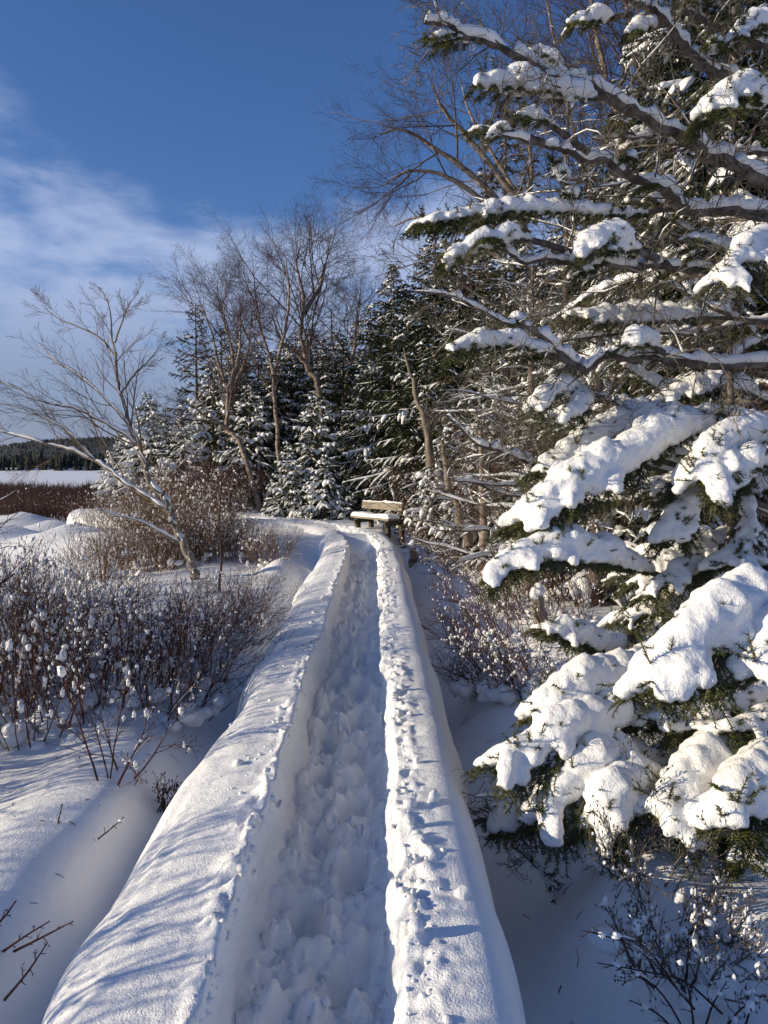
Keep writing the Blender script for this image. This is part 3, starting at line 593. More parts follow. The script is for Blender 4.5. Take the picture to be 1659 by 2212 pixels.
# dead twiggy fir right of the bench and leaning stems
DEAD = [(0, 0, 0, 46, 82, 12, .30, .06, .34), (8, .12, -.02, 8, 42, 14, .42, .25, .55), (6, .2, .02, 4, 42, 14, .45, .2, .6), (3, .2, 0, 0, 0, 0, 0, 0, 0)]
def dead_fir(label, px, Y, H, seed, lean=0, n=46, ts=.6):
    base = at(px, Y); rng = np.random.default_rng(seed); root = empty('dead_fir', base, label, 'dead fir', 'twiggy dead firs'); out = [[] for _ in DEAD]
    zz = np.linspace(-.1, H, 10); p = np.stack([lean*(zz/H)**2, zz*0, zz], -1); s2 = list(DEAD); s2[0] = DEAD[0][:3]+(n,)+DEAD[0][4:]
    grow(rng, None, None, 0, 0, 0, s2, out, (p, np.linspace(.085, .02, 10)))
    b = Buf(); tubes(b, out[0], 8); b.obj('trunk', M_BARK, root)
    b = Buf()
    for k in (1, 2, 3): tubes(b, out[k], 4 if k == 1 else 3)
    b.obj('crown', M_LICHEN, root)
    b = Buf(); snow_line(b, out[1], .045, rng, 5, 1.2, .8); snow_line(b, out[2], .028, rng, 4, 1.2, ts); snow_line(b, out[3], .018, rng, 4, 1.2, ts*.6)
    b.obj('snow_cover', M_PUFF, root); return root
dead_fir('dead fir with whitened fine branches in the middle of the right wood', 1145, 9.2, 3.9, 71)
dead_fir('dead fir with snow lined twigs behind the large snow pads', 1290, 8.4, 4.2, 72)
dead_fir('tall dead fir with bare branches behind the upper limbs', 1215, 11.5, 6.8, 73, n=44, ts=.25)
dead_fir('short dead fir with snowy twigs beside the bench', 1035, 12.4, 3.0, 74, n=36)
def stem(name, label, pl, Y, r0, r1, seed, m=M_SNAG, cap=.02, cat='dead tree'):
    rng = np.random.default_rng(seed); base = P(*pl[0], Y); root = empty(name, base, label, cat, 'bare pale stems right of the bench')
    p = catmull([P(x, y, Y+(q[0] if q else 0)) for x, y, *q in pl], 14)-base; b = Buf(); p[1:-1] += rng.normal(0, r0*.25, (12, 3)); tubes(b, [(p, np.linspace(r0, r1, 14))], 8); b.obj('trunk', m, root)
    out = [[(p, np.linspace(r0, r1, 14))], [], []]; sp_ = [(0, 0, 0, 7, 55, 15, .28, .3, .35), (6, .2, .05, 3, 40, 12, .4, .3, .6), (4, .2, 0, 0, 0, 0, 0, 0, 0)]
    out = [[], [], []]; grow(rng, None, None, 0, 0, 0, sp_, out, (p, np.linspace(r0, r1, 14)))
    b = Buf(); tubes(b, out[1]+[], 3); tubes(b, out[2], 3); b.obj('crown', M_LICHEN, root)
    b = Buf(); snow_line(b, out[0], cap, rng, 5, .9, .8); snow_line(b, out[1], .015, rng, 4, 1.2, .7); b.obj('snow_cover', M_PUFF, root)
stem('dead_tree', 'pale broken snag with a splintered top leaning beside the bench spruces', [(930, 1010), (922, 940), (908, 880), (888, 810), (872, 750)], 13.5, .085, .012, 81)
stem('dead_tree', 'leaning brown stem with peeling bark right of the bench', [(1012, 1180), (995, 1120), (975, 1060), (962, 1000), (955, 950)], 11.2, .075, .03, 82)
stem('dead_tree', 'upright brown stem with peeling bark beside the leaning one', [(1046, 1190), (1044, 1100), (1040, 1010), (1038, 930)], 10.8, .06, .03, 83, M_BIRCH)
stem('dead_tree', 'thin crooked stem leaning right below the dead twigs', [(1130, 1180), (1105, 1140), (1085, 1090), (1075, 1040)], 9.6, .03, .012, 84)
stem('dead_tree', 'slender stem slanting up in the young spruces', [(1110, 1185), (1085, 1130), (1062, 1080)], 10.0, .03, .012, 85)

# ---------------------------------------------------------------- shrubs
SHR = [(6, .10, .10, 6, 30, 9, .45, .3, .62), (5, .13, .08, 4, 30, 10, .5, .25, .62), (4, .12, .05, 0, 0, 0, 0, 0, 0)]
def shrub(seed, n, H, spread, m, puffs, loc, label, cat='shrub', group=None, lean=(0, 0), pr=(.012, .03), name='shrub', mound=.0, r0=.0065):
    rng = np.random.default_rng(seed); root = empty(name, loc, label, cat, group); out = [[], [], []]
    for k in range(n):
        a = rng.random()*6.28; q = math.sqrt(rng.random())*spread*.55
        p = np.array([math.cos(a)*q, math.sin(a)*q, -.05]); d = np.array([math.cos(a)*q*.9/spread+lean[0]+rng.normal(0, .22), math.sin(a)*q*.9/spread+lean[1]+rng.normal(0, .22), 1.])
        grow(rng, p, d, H*rng.uniform(.55, 1.05), r0*rng.uniform(.6, 1.15), 0, [SHR[0][:3]+(int(rng.integers(4, 8)),)+SHR[0][4:]]+SHR[1:], out)
    b = Buf(); tubes(b, out[0], 4); tubes(b, out[1], 3); tubes(b, out[2], 3)
    # buds at the twig ends
    tips = np.array([x[0][-1] for x in out[2]]); blobs(b, tips, np.full((len(tips), 3), (.003, .003, .006)), rng, 1, .1) if len(tips) < 900 else None
    b.obj('crown', m, root)
    b = Buf(); snow_line(b, out[0], .016, rng, 4, 1.3, .45); snow_line(b, out[1], .012, rng, 4, 1.3, .35)
    src = out[1]+out[2]; c, r = [], []
    for k in range(int(puffs*2.1)):
        q = src[rng.integers(len(src))][0]; i = rng.integers(1, len(q)); c.append(q[i]+(0, 0, .006)); s = min(.75, .21*math.exp(rng.normal(0, .5)))*pr[1]; r.append((s*rng.uniform(.7, 1.3), s*rng.uniform(.7, 1.3), s*rng.uniform(.7, 2.6)))
        if rng.random() < .5: c.append(q[i]+rng.normal(0, .6, 3)*s); r.append((s*.8, s*.6, s*.6))
    for k in range(int(mound*16)):   # thicker snow caught low among the stems
        a = rng.random()*6.28; q = math.sqrt(rng.random())*spread*.75; s = rng.uniform(.035, .085); c.append((math.cos(a)*q, math.sin(a)*q, rng.uniform(-.02, .12)*H)); r.append((s*1.1, s*1.0, s*.8))
    blobs(b, c, r, rng, 1, .4); b.obj('snow_cover', M_PUFF, root)
    return root
SHB = {}
SHB['g'] = None
def sh(kind, px, py, label, group, sc=1., rz=None, Y=None, tilt=(0, 0)):
    q = G(px, py) if Y is None else at(px, Y)
    o = copy_tree(SHB[kind], q, (px*3.3+py) % 6.28 if rz is None else rz, (sc, sc, sc*(1+.12*math.sin(px))), tilt); o['label'] = label; o['group'] = group; return o
GA, GB, GC = 'snow tufted shrubs left of the path', 'tan stemmed shrubs around the willow', 'low snowy shrubs right of the path'
SHB['a'] = shrub(91, 26, 1.05, .55, M_SHRUB, 190, G(60, 1600), 'red brown shrub with snow tufts at the left edge, nearest row', group=GA, mound=2., pr=(.012, .030), r0=.0065)
SHB['b'] = shrub(92, 24, .95, .50, M_SHRUB, 150, G(190, 1545), 'dense red brown shrub second from the left in the nearest row', group=GA, mound=1.8, pr=(.011, .028), r0=.0065)
SHB['c'] = shrub(93, 26, .95, .55, M_SHRUB, 80, G(385, 1535), 'shrub with dark wiry stems leaning right over the ditch', group=GA, lean=(.35, -.1), mound=1.5, r0=.0065)
SHB['d'] = shrub(94, 60, 1.05, .6, M_TANTWIG, 190, G(330, 1235), 'tan stemmed shrub in front of the willow base, on its left', group=GB, mound=.6)
SHB['e'] = shrub(95, 26, .62, .50, M_SHRUB, 90, G(1110, 1400), 'low tan shrub with snow beads right of the path, middle of its patch', group=GC, lean=(-.45, -.15), mound=1.6, pr=(.010, .020), r0=.006)
SHB['f'] = shrub(96, 24, .55, .45, M_SHRUB, 130, G(1075, 1490), 'low white beaded shrub nearest the ditch right of the path', group=GC, lean=(-.5, -.2), mound=2.2, pr=(.012, .024), r0=.006)
SHB['g'] = shrub(98, 64, 1.1, .7, M_REDTWIG, 40, at(300, 22.5), 'tall reddish brush before the white spruces at the lake end', 'brush', 'brush at the foot of the wood', pr=(.01, .02), r0=.005)
for px, py, k, s, lab in ((-30, 1560, 'b', 1.1, 'shrub cut by the left edge of the photo'), (120, 1500, 'a', 1.05, 'tall tufted shrub behind the nearest row, left side'), (270, 1520, 'b', 1., 'tufted shrub in the middle of the nearest row'),
                          (300, 1450, 'a', 1., 'tufted shrub behind the middle of the nearest row'), (20, 1450, 'a', 1.1, 'tufted shrub at the left edge in the second row'), 
                          (400, 1440, 'c', 1., 'wiry dark shrub leaning toward the path in the second row'), (455, 1480, 'c', .8, 'small wiry shrub on the brink of the ditch'), (90, 1400, 'b', .8, 'shrub with many white tufts in the third row at left'),
                          (492, 1385, 'c', .8, 'wiry shrub overhanging the ditch halfway along'), 
                          (540, 1330, 'c', .75, 'wispy shrub leaning at the path edge'),
                          (520, 1395, 'c', .6, 'small wispy shrub close to the boardwalk side')):
    sh(k, px, py, lab, GA, s, rz=(px % 5)*.25-.4 if k == 'c' else None)
for px, py, s, lab in ((270, 1215, 1., 'tan shrub left of the willow trunk'), (220, 1190, .9, 'tan shrub at the left end of the willow thicket'), (380, 1225, 1., 'tan shrub right behind the willow base'), (450, 1215, 1., 'tan shrub right of the willow base'),
                       (505, 1215, .8, 'tan shrub with thin upright stems near the path bend'), (548, 1215, .6, 'outermost tan shrub of the thicket toward the path'), (300, 1180, 1., 'tan shrub behind the willow thicket, left part'), (360, 1165, 1.1, 'tan shrub behind the willow thicket, centre'),
                       (440, 1170, 1.1, 'tan shrub behind the willow thicket, right part'), (210, 1150, .9, 'reddish shrub beyond the thicket by the open mounds'), (280, 1140, 1., 'reddish shrub at the back of the willow thicket'),
                       (590, 1225, .7, 'small sparse shrub alone on the snow beside the boardwalk'), (400, 1130, 1.2, 'tall reddish shrub before the white spruces'), (470, 1125, 1.2, 'tall reddish shrub before the leaning birch')):
    sh('d', px, py, lab, GB, s)
for px, py, k, s, lab in ((1050, 1330, 'e', 1., 'low beaded shrub close to the right bank'), (1200, 1350, 'e', 1.15, 'low shrub behind the stump'),
                          (1160, 1500, 'f', 1.1, 'white beaded shrub in front of the right patch'), (1020, 1400, 'e', .8, 'small shrub leaning over the right ditch'), (1000, 1250, 'e', 1., 'tan shrub beside the right ditch farther along'),
                          (950, 1195, 'e', 1.1, 'tan shrub near the bench end'), (1010, 1195, 'e', 1.1, 'tan shrub under the leaning stem'), (925, 1170, 'e', .9, 'small shrub beside the bench legs'), (1075, 1205, 'e', 1., 'tan shrub under the upright stem'), (1240, 1290, 'e', 1.2, 'tan shrub in the shade under the big fir'),
                          (1030, 1500, 'f', .6, 'small white shrub at the ditch edge')):
    sh(k, px, py, lab, GC, s, rz=(px % 7)*.12-.4)
# unseen bushes, added outside the left frame edge, throw striped shade on the bank
SHB['h'] = shrub(99, 13, 1.75, .75, M_BIRCHTWIG, 60, (-3.6, 1.3, float(gz(-3.6, 1.3))-.02), 'unseen shade casting alder with thick stems beyond the left edge, nearest the camera', 'shrub', 'unseen alders beyond the left edge', r0=.017)
for x, y, k, s_, lab in ((-2.7, 1.75, 'b', .9, 'short tufted one beside the bank'), (-3.3, 4.1, 'b', 1.1, 'tufted one closest to the near thicket'), (-4.2, .7, 'h', 1., 'farthest back beside the camera'), (-3.3, 2.0, 'h', .8, 'second from the camera'), (-4.4, 3.5, 'h', 1., 'beside the lit rise'),
                         (-4.9, 4.3, 'h', 1.05, 'level with the nearest row'), (-4.4, 5.0, 'h', 1., 'level with the second row'), (-5.3, 5.7, 'h', 1.15, 'outermost'), (-3.75, 5.0, 'h', 1., 'hidden just left of the nearest row'), (-4.2, 5.9, 'h', 1.05, 'hidden just left of the second row'), (-4.6, 6.7, 'h', 1.05, 'hidden just left of the third row'), (-5.0, 7.6, 'h', 1.1, 'hidden left of the open mounds'), (-5.5, 8.6, 'h', 1.1, 'hidden left beyond the thicket'), (-6.1, 9.6, 'h', 1.1, 'last along the walk'), (-4.9, 6.4, 'h', 1., 'just outside the frame at the back'), (-5.6, 7.4, 'h', 1.1, 'farthest along the walk'), (-4.9, 1.6, 'h', 1.1, 'outermost near the camera')):
    o = copy_tree(SHB[k], (x, y, float(gz(x, y))), x*3, (s_, s_, s_)); o['label'] = 'unseen shade casting bush beyond the left edge, '+lab; o['group'] = 'unseen alders beyond the left edge'
# small sprigs on the near left snow
def sprig(label, px, py, n, H, seed, puffs=3, lean=(0, 0), spread=.06, q=None, m=M_REDTWIG, r0=.006, pr=(.012, .022)):
    return shrub(seed, n, H, spread, m, puffs, G(px, py) if q is None else q, label, 'twig sprig', 'bare sprigs in the near snow', lean, pr, 'twig_sprig', r0=r0)
sprig('small branching shrub with snow lumps in front of the thicket', 232, 1705, 4, .62, 101, 16, (.05, 0), .12, pr=(.014, .03))
sprig('taller thin sprig right of the small branching shrub', 268, 1690, 3, .6, 102, 6, (.25, 0), .1)
sprig('spreading sprig cradling a snow lump at the ditch edge', 345, 1722, 7, .24, 103, 5, (.1, 0), .12, pr=(.022, .032))
def twigs(label, pls, Y, seed, r=.004, m=M_REDTWIG, tufts=2, sn=.006):
    rng = np.random.default_rng(seed); base = P(*pls[0][0], Y); root = empty('bare_twig', base, label, 'bare twig', 'bare twigs poking from the snow'); out = [[], [], []]
    for pl in pls:
        p = catmull([P(x, y, Y-.02*i) for i, (x, y) in enumerate(pl)], 9)-base
        grow(rng, None, None, 0, 0, 0, [(0, 0, 0, 6, 38, 10, .16, .25, .6), (5, .12, .05, 2, 38, 10, .4, .3, .7), (4, .1, 0, 0, 0, 0, 0, 0, 0)], out, (p, np.linspace(r, r*.4, 9)))
    b = Buf()
    for k in range(3): tubes(b, out[k], 5 if k == 0 else 3)
    b.obj('twig', m, root)
    if tufts:
        b = Buf(); snow_line(b, out[0], sn, rng, 4, 1.2, .5); q = [out[0][k % len(out[0])][0][-1-int(rng.integers(0, 3))] for k in range(tufts)]
        blobs(b, q, [(.012*rng.uniform(.7, 1.5), .011, .008*rng.uniform(.7, 1.5)) for _ in q], rng, 1, .4); b.obj('snow_cover', M_PUFF, root)
yb = lambda px, py: float(G(px, py)[1])
twigs('single straight twig standing in the lit snow at left', [[(122, 1795), (128, 1765), (135, 1735)]], yb(122, 1795), 111, .004, tufts=0)
twigs('short forked twig with one snow bead above the left ditch', [[(212, 1812), (240, 1790), (268, 1765)]], yb(212, 1812), 112, .004, tufts=1)
twigs('two crossing bare twigs low at the left edge', [[(0, 2060), (50, 2025), (107, 1990)], [(30, 2055), (90, 2025), (158, 1990)]], yb(20, 2075), 113, .005, tufts=0)
twigs('steep bare twig at the bottom left corner', [[(10, 2160), (60, 2100), (100, 2040)], [(-20, 2010), (10, 1980), (35, 1945)]], yb(20, 2165), 114, .005, tufts=0)
twigs('long arching twigs with seed heads and snow beads at lower right', [[(1500, 2180), (1440, 2110), (1380, 2050), (1300, 2020), (1255, 2010)], [(1500, 2180), (1430, 2090), (1390, 2040), (1330, 2020)], [(1560, 2190), (1480, 2120), (1400, 2100), (1290, 2080)]], yb(1500, 2190), 115, .004, tufts=5, m=M_BIRCHTWIG)
twigs('fan of fine bare twigs at the bottom right corner', [[(1480, 2230), (1440, 2160), (1390, 2110), (1330, 2090)], [(1500, 2230), (1490, 2150), (1470, 2080)], [(1520, 2230), (1540, 2170), (1570, 2120)], [(1460, 2230), (1420, 2190), (1360, 2160)], [(1560, 2230), (1600, 2180), (1650, 2150)], [(1600, 2240), (1620, 2180), (1610, 2130)]], yb(1500, 2200), 116, .004, tufts=6, m=M_BIRCHTWIG)

# marsh heath band before the lake, nobody could count it
def heath():
    rng = np.random.default_rng(31); b = Buf(); s = Buf()
    n = 4200; y = 19+46*rng.random(n)**1.3; x = -y*rng.uniform(.04, .75, n)-2
    k = (x > -y*.30)|(fbm(x*.15, y*.15, 0, 2, 8) > -.25+.5*sm(30, 20, y)*sm(-.38, -.5, x/y)); k &= ~((y > 14)&(x > -6)&(y < 27)); k &= ~((x/y < -.33)&(y < 27)); k &= (x < -7.5)|(y < 20)
    x, y = x[k], y[k]; z = gz(x, y); n = len(x); per = 15
    h = rng.uniform(.55, 1.05, n)
    idx = np.repeat(np.arange(n), per); p = np.stack([x, y, z], -1)[idx]+rng.normal(0, .22, (len(idx), 3))*(1, 1, 0)
    d = np.stack([rng.normal(0, .28, len(idx)), rng.normal(0, .2, len(idx)), np.ones(len(idx))], -1); L = (h[idx]*rng.uniform(.5, 1.1, len(idx)))[:, None]
    w = np.stack([np.ones(len(idx)), np.zeros(len(idx)), np.zeros(len(idx))], -1)*.008*(1+y[idx]/40)[:, None]; m = p+d*L*.5+rng.normal(0, .03, p.shape); t = p+d*L
    f = np.arange(len(idx))[:, None]*5
    b.add(np.stack([p-w, p+w, m+w*.8, m-w*.8, t], 1), np.hstack([f, f+1, f+2, f+3])); b.add(np.stack([m-w*.8, m+w*.8, t], 1), np.arange(len(idx)*3).reshape(-1, 3))
    tag(b.obj('marsh_heath', M_HEATH, None, False), 'band of dark red brown marsh shrubs between the mounds and the lake', 'marsh shrubs', kind='stuff')
    q = rng.choice(len(idx), 16000); q = q[rng.random(len(q)) < sm(40, 24, y[idx][q])]; r = rng.uniform(.006, .018, len(q)); v, fc = ICO[1]
    blobs(s, (p+d*L*rng.uniform(.3, 1, (len(idx), 1)))[q], np.stack([r*1.3, r*1.3, r*.8], -1), rng, 1, .2)
    tag(s.obj('heath_snow', M_PUFF), 'specks of snow caught in the marsh shrubs', 'snow', kind='stuff')
heath()
# alder brush at the forest foot
for px, Y, s_, lab in ((250, 24, 1.3, 'reddish brush at the lake end of the wood'), (345, 23, 1.5, 'tall reddish brush behind the willow trunk'), (395, 22, 1.5, 'reddish brush right of the willow trunk before the white spruces'),
                   (440, 22.5, 1.6, 'reddish brush below the thin spruce spire'), (490, 22.8, 1.4, 'reddish brush at the foot of the leaning birch'), (530, 23.6, 1.2, 'low reddish brush beside the upright birch'), (200, 26, 1.2, 'small reddish brush at the lake shore'),
                   (920, 18, 1.5, 'brush behind the right end of the bench'), (1080, 13, 1.7, 'brush tangled among the leaning brown stems'), (1180, 12, 1.9, 'tall brush behind the large snow pad'), (1270, 11, 2.1, 'tall brush in the gap above the large snow pad'),
                   (1360, 10, 2.1, 'brush behind the needle boughs at mid height'), (1450, 9.6, 2.1, 'brush behind the near limbs, right of centre'), (1540, 9, 2.1, 'brush near the right edge behind the fir limbs'), (1230, 15, 2.5, 'highest brush deep in the right wood'), (1010, 16.5, 2.0, 'brush between the bench and the pale snag')):
    sh('g', px, 0, lab, 'brush at the foot of the wood', s_, Y=Y)

# ---------------------------------------------------------------- dry ferns and stumps
def fern(label, px, py, H, seed):
    rng = np.random.default_rng(seed); q = G(px, py); root = empty('dry_fern', q, label, 'dry fern', 'dry brown ferns under the dead twigs'); b = Buf()
    for k in range(55):
        a = rng.random()*6.28; d = np.array([math.cos(a)*.4, math.sin(a)*.4, 1.]); L = H*rng.uniform(.5, 1.1); t = np.linspace(0, 1, 6)[:, None]
        p = np.array([0, 0, -.03])+d*L*t*(.6, .6, 1); p[:, 2:] -= (.75*L*t**2.4); p[:, :2] += np.array([math.cos(a), math.sin(a)])*.16*L*t**2
        w = np.array([-math.sin(a), math.cos(a), 0])*.012*rng.uniform(.6, 1.4)*(1-.8*t)
        b.add(np.vstack([p-w, p+w]), np.array([[i, i+1, i+7, i+6] for i in range(5)]))
    b.obj('fronds', M_DRYGRASS, root, False); s = Buf(); blobs(s, rng.normal(0, .06, (7, 3))*(1, 1, .3)+(0, 0, .02), rng.uniform(.03, .06, 7), rng, 2, .2); s.obj('snow_cover', M_PUFF, root)
fern('tawny clump of dead fern at the foot of the leaning stem', 1018, 1232, .6, 121)
fern('clump of dead fern right of the leaning stem', 1052, 1245, .5, 122)
fern('brown hanging fern clump below the dead fir, farther back', 975, 1190, .55, 123)
fern('dead fern tuft in the shade under the lowest fir pads', 1330, 1890, .28, 124)
def stump(label, px, py, H, r, seed, Y=None, lean=0.):
    rng = np.random.default_rng(seed); q = G(px, py) if Y is None else at(px, Y); root = empty('tree_stump', q, label, 'tree stump', 'broken stumps'); b = Buf(); n = 7
    zz = np.linspace(-.1, H, n); p = np.stack([lean*zz, zz*0, zz], -1); p[1:, :2] += rng.normal(0, r*.12, (n-1, 2)); tubes(b, [(p, np.linspace(r*1.25, r*.8, n))], 10)
    a = np.arange(10)*.628; top = np.stack([np.cos(a)*r*.78, np.sin(a)*r*.78, rng.uniform(-.02, .05, 10)], -1)+p[-1]; b.add(np.vstack([top, [p[-1]]]), np.array([[i, (i+1) % 10, 10] for i in range(10)]))
    b.obj('trunk', M_BIRCH, root); s = Buf(); blobs(s, [p[-1]+(0, 0, r*.5), p[-1]+(-r*.5, -r*.2, .01), p[-1]+(r*.1, 0, r*1.15)], [(r*1.15, r*1.1, r*.9), (r*.8, r*.8, r*1.1), (r*.75, r*.7, r*.65)], rng, 2, .08); s.obj('snow_cap', M_PAD, root)
stump('birch stump wearing a tall snow cap among the low right shrubs', 1170, 1372, .36, .06, 131, lean=-.12)
stump('short broken stump with snow beside the right end of the bench', 893, 1196, .30, .075, 132)

# ---------------------------------------------------------------- the bench
def bench():
    import bmesh
    u = np.array([.6, -.8, 0]); v = np.array([.8, .6, 0])   # along the seat (to its right end), front to back
    o = np.array([-.74, 16.72, 0.78]); root = empty('park_bench', o, 'weathered wooden bench with a thick snow cushion beside the path bend', 'bench')
    root.rotation_euler = (0, 0, math.atan2(u[1], u[0]))     # local x along the seat, y to the back, z up
    def box(name, c, s, m, parent=root, bev=.006, rx=0., prof=None):
        bm = bmesh.new(); bmesh.ops.create_cube(bm, size=1)
        for w in bm.verts: w.co = (w.co.x*s[0], w.co.y*s[1], w.co.z*s[2])
        bmesh.ops.bevel(bm, geom=bm.edges[:], offset=bev, segments=2, affect='EDGES')
        me = bpy.data.meshes.new(name); bm.to_mesh(me); bm.free(); me.materials.append(m)
        ob = bpy.data.objects.new(name, me); COL.objects.link(ob); ob.parent = parent; ob.location = c; ob.rotation_euler = (rx, 0, 0); return ob
    L = 1.38; zs = .50
    box('seat', (L/2, .20, zs-.02), (L, .40, .042), M_PLANK)
    bk = box('backrest', (L/2, .352, zs+.225), (L+.04, .045, .155), M_PLANK, rx=-.10)
    for x in (.14, L-.14):
        for dz in (-.045, .045): box('screw', (x-L/2, -.024, dz), (.018, .006, .018), M_SCREW, bk, .002)
    for x in (.20, L-.10):
        box('leg', (x, .07, zs/2-.21), (.095, .09, zs+.30), M_POST)
        box('leg', (x, .425, zs/2-.02), (.095, .09, zs+.66+.0), M_POST).location.z = zs-.33+.09
        box('seat_beam', (x, .20, zs-.09), (.075, .36, .095), M_POST)
        box('brace', (x, .02, zs-.15), (.07, .045, .17), M_POST, rx=.55)
    # snow cushion on the seat: one lumpy slab sloping off to the right end
    nx, ny = 40, 16; X, Y = np.meshgrid(np.linspace(0, 1, nx), np.linspace(0, 1, ny), indexing='ij')
    ed = np.minimum.reduce([X*L/.07, (1-X)*L/.12, Y*.4/.05, (1-Y)*.4/.10]); h = np.clip(ed, 0, 1); h = np.sqrt(1-(1-h)**2)*(.085-.02*sm(.25, .45, X)*sm(.75, .5, X)+.015*fbm(X*5, Y*3, 0, 2, 3))
    b = Buf(); b.add(np.stack([X*L*.985+.008, Y*.315+.004, zs+.001+h], -1), grid_faces(nx, ny)); b.obj('snow_cushion', M_PAD, root)
    X, Y = np.meshgrid(np.linspace(0, 1, 50), np.linspace(0, 1, 7), indexing='ij'); h = np.sqrt(np.clip(1-(2*Y-1)**2, 0, 1))*(.018+.05*np.clip(fbm(X*7, Y*0, 0, 2, 13)+.15*np.cos(X*12.5), 0, 1))
    b = Buf(); b.add(np.stack([X*(L+.03)-.015, .366+Y*.05-.025, zs+.305+h], -1), grid_faces(50, 7)); b.obj('snow_ridge', M_PAD, root)
bench()

# ---------------------------------------------------------------- the big firs at the right
PADS = []      # (source object, parent, name) remeshed together below
def fir_bough(parent, ctrl, side, snow, t0, seed, rb=.02, origin=None, fingers=1.0, t1=1.0, nsp=.075, droop=.42, under=True, needles=1., vox=.0125):
    """ctrl: list of world points from the trunk out to the tip"""
    rng = np.random.default_rng(seed); o = origin; n = 22
    ax = catmull(ctrl, n)-o; L = np.linalg.norm(np.diff(ax, axis=0), axis=1).sum(); rad = np.linspace(rb, .004, n)
    bo = Buf(); tubes(bo, [(ax, rad)], 7)
    tw = []; sc, sr = [], []
    def pt(t):
        f = min(max(t, 0), .9999)*(n-1); i = int(f); return ax[i]+(ax[i+1]-ax[i])*(f-i), unit(ax[i+1]-ax[i])
    shape = lambda t: max(.25, math.sin(math.pi*min(1, .22+.78*(1-(t-t0)/(1-t0+1e-6))**.75)))
    m = max(4, int(L*(1-t0)/.03))
    for k in range(m):
        t = t0+(t1-t0)*k/(m-1); p, tg = pt(t); s = snow*(.72+.5*abs(math.sin(k*.55+seed))+rng.normal(0, .08))*min(1, .45+1.5*(1-t)/(1-t0+1e-6))*min(1., .35+2.5*(t-t0)/(1-t0))
        gap = noise(t*9+seed*3.7, 1.3, 0, 5) < -.97
        if not gap: sc.append(p+(0, 0, s*.62)); sr.append((s*1.05, s*1.05, s*.98))
    seglen = []
    ns = max(3, int(L*(1-t0)/nsp))
    for sd in (-1, 1):
        for k in range(ns):
            t = t0+(1-t0)*(k+rng.random()*.7)/ns; p, tg = pt(t); sv = np.cross(tg, (0, 0, 1.)); sv /= np.linalg.norm(sv)+1e-9
            l = side*shape(t)*rng.uniform(.65, 1.2); d = unit(tg*.62+sv*sd*.85+np.array([0, 0, rng.normal(-.05, .08)]))
            u = np.linspace(0, 1, 6)[:, None]; q = p+d*l*u; q[:, 2:] -= droop*l*u**2; tw.append(q)
            for j in (2, 3):           # secondary twigs
                for s2 in (-1, 1):
                    d2 = unit(unit(q[j+1]-q[j])*.8+np.cross(unit(q[j+1]-q[j]), (0, 0, 1.))*s2*.7); l2 = l*.38*rng.uniform(.6, 1.2); q2 = q[j]+d2*l2*u; q2[:, 2:] -= .4*l2*u**2; tw.append(q2)
            if rng.random() < .62*fingers:
                ex = rng.uniform(.55, .9); mm = max(3, int(l*ex/.022)); s0 = snow*rng.uniform(.5, .88)
                for j in range(mm):
                    uu = j/mm*ex; f = uu*5; i = min(int(f), 4); pp = q[i]+(q[i+1]-q[i])*(f-i); s = s0*(1-.45*uu)*min(1, .5+.5*shape(t)); sc.append(pp+(0, 0, s*.62)); sr.append((s, s, s*.9))
        if under:
            for k in range(int(ns*1.5)):
                t = t0+(1-t0)*rng.random(); p, tg = pt(t); sv = np.cross(tg, (0, 0, 1.)); sv /= np.linalg.norm(sv)+1e-9
                l = side*.55*shape(t)*rng.uniform(.5, 1.1); d = unit(tg*.5+sv*sd*.6+np.array([0, 0, -.55])); u = np.linspace(0, 1, 6)[:, None]; tw.append(p+d*l*u)
    for k in range(int(7+L*10)):     # needle tips poking up through the snow
        t = t0+(1-t0)*rng.random(); p, tg = pt(t); u = np.linspace(0, 1, 6)[:, None]; d = unit(tg*.5+rng.normal(0, .55, 3)+np.array([-.15, -.25, .75])); tw.append(p+d*snow*rng.uniform(1.5, 2.2)*u)
    p, tg = pt(.96); u = np.linspace(0, 1, 6)[:, None]; tw.append(p+unit(tg+np.array([0, 0, -.1]))*.07*u); tw.append(ax[-6:])
    T = np.array(tw); tubes(bo, [(q[[0, 3, 5]], np.array([.0035, .0028, .002])) for q in tw], 3)
    b_ob = bo.obj('bough', M_BARK, parent)
    nb = Buf(); ln = np.linalg.norm(T[:, -1]-T[:, 0], axis=1); cnt = np.maximum(6, (ln*640*needles).astype(int)); idx = np.repeat(np.arange(len(T)), cnt)
    uu = rng.random(len(idx))*4.999; i = uu.astype(int); fr = (uu-i)[:, None]; p = T[idx, i]*(1-fr)+T[idx, i+1]*fr; tg = unit(T[idx, i+1]-T[idx, i])
    sv = unit(np.cross(tg, (0, 0, 1.))+1e-6); an = rng.normal(0, .75, len(idx))+np.where(rng.random(len(idx)) < .5, 0, math.pi)
    sd = sv*np.cos(an)[:, None]+np.cross(sv, tg)*np.sin(an)[:, None]; d = unit(tg*rng.uniform(.35, .9, (len(idx), 1))+sd); w = unit(np.cross(d, rng.normal(0, 1, d.shape)))*.0014
    l = rng.uniform(.016, .028, (len(idx), 1)); nb.add(np.stack([p-w*1.35, p+w*1.35, p+d*l], 1), np.arange(len(idx)*3).reshape(-1, 3))
    nb.obj('needles', M_NEEDLE, b_ob, False)
    if snow > 0:
        sb = Buf(); sr = np.array(sr); sc = np.array(sc); sc[:, 2] += rng.normal(0, .08, len(sc))*sr[:, 2]; blobs(sb, sc, sr, rng, 1, .06)
        PADS.append((sb.mesh('snow_pad', M_PAD), b_ob, seed, vox))
    return b_ob, ax
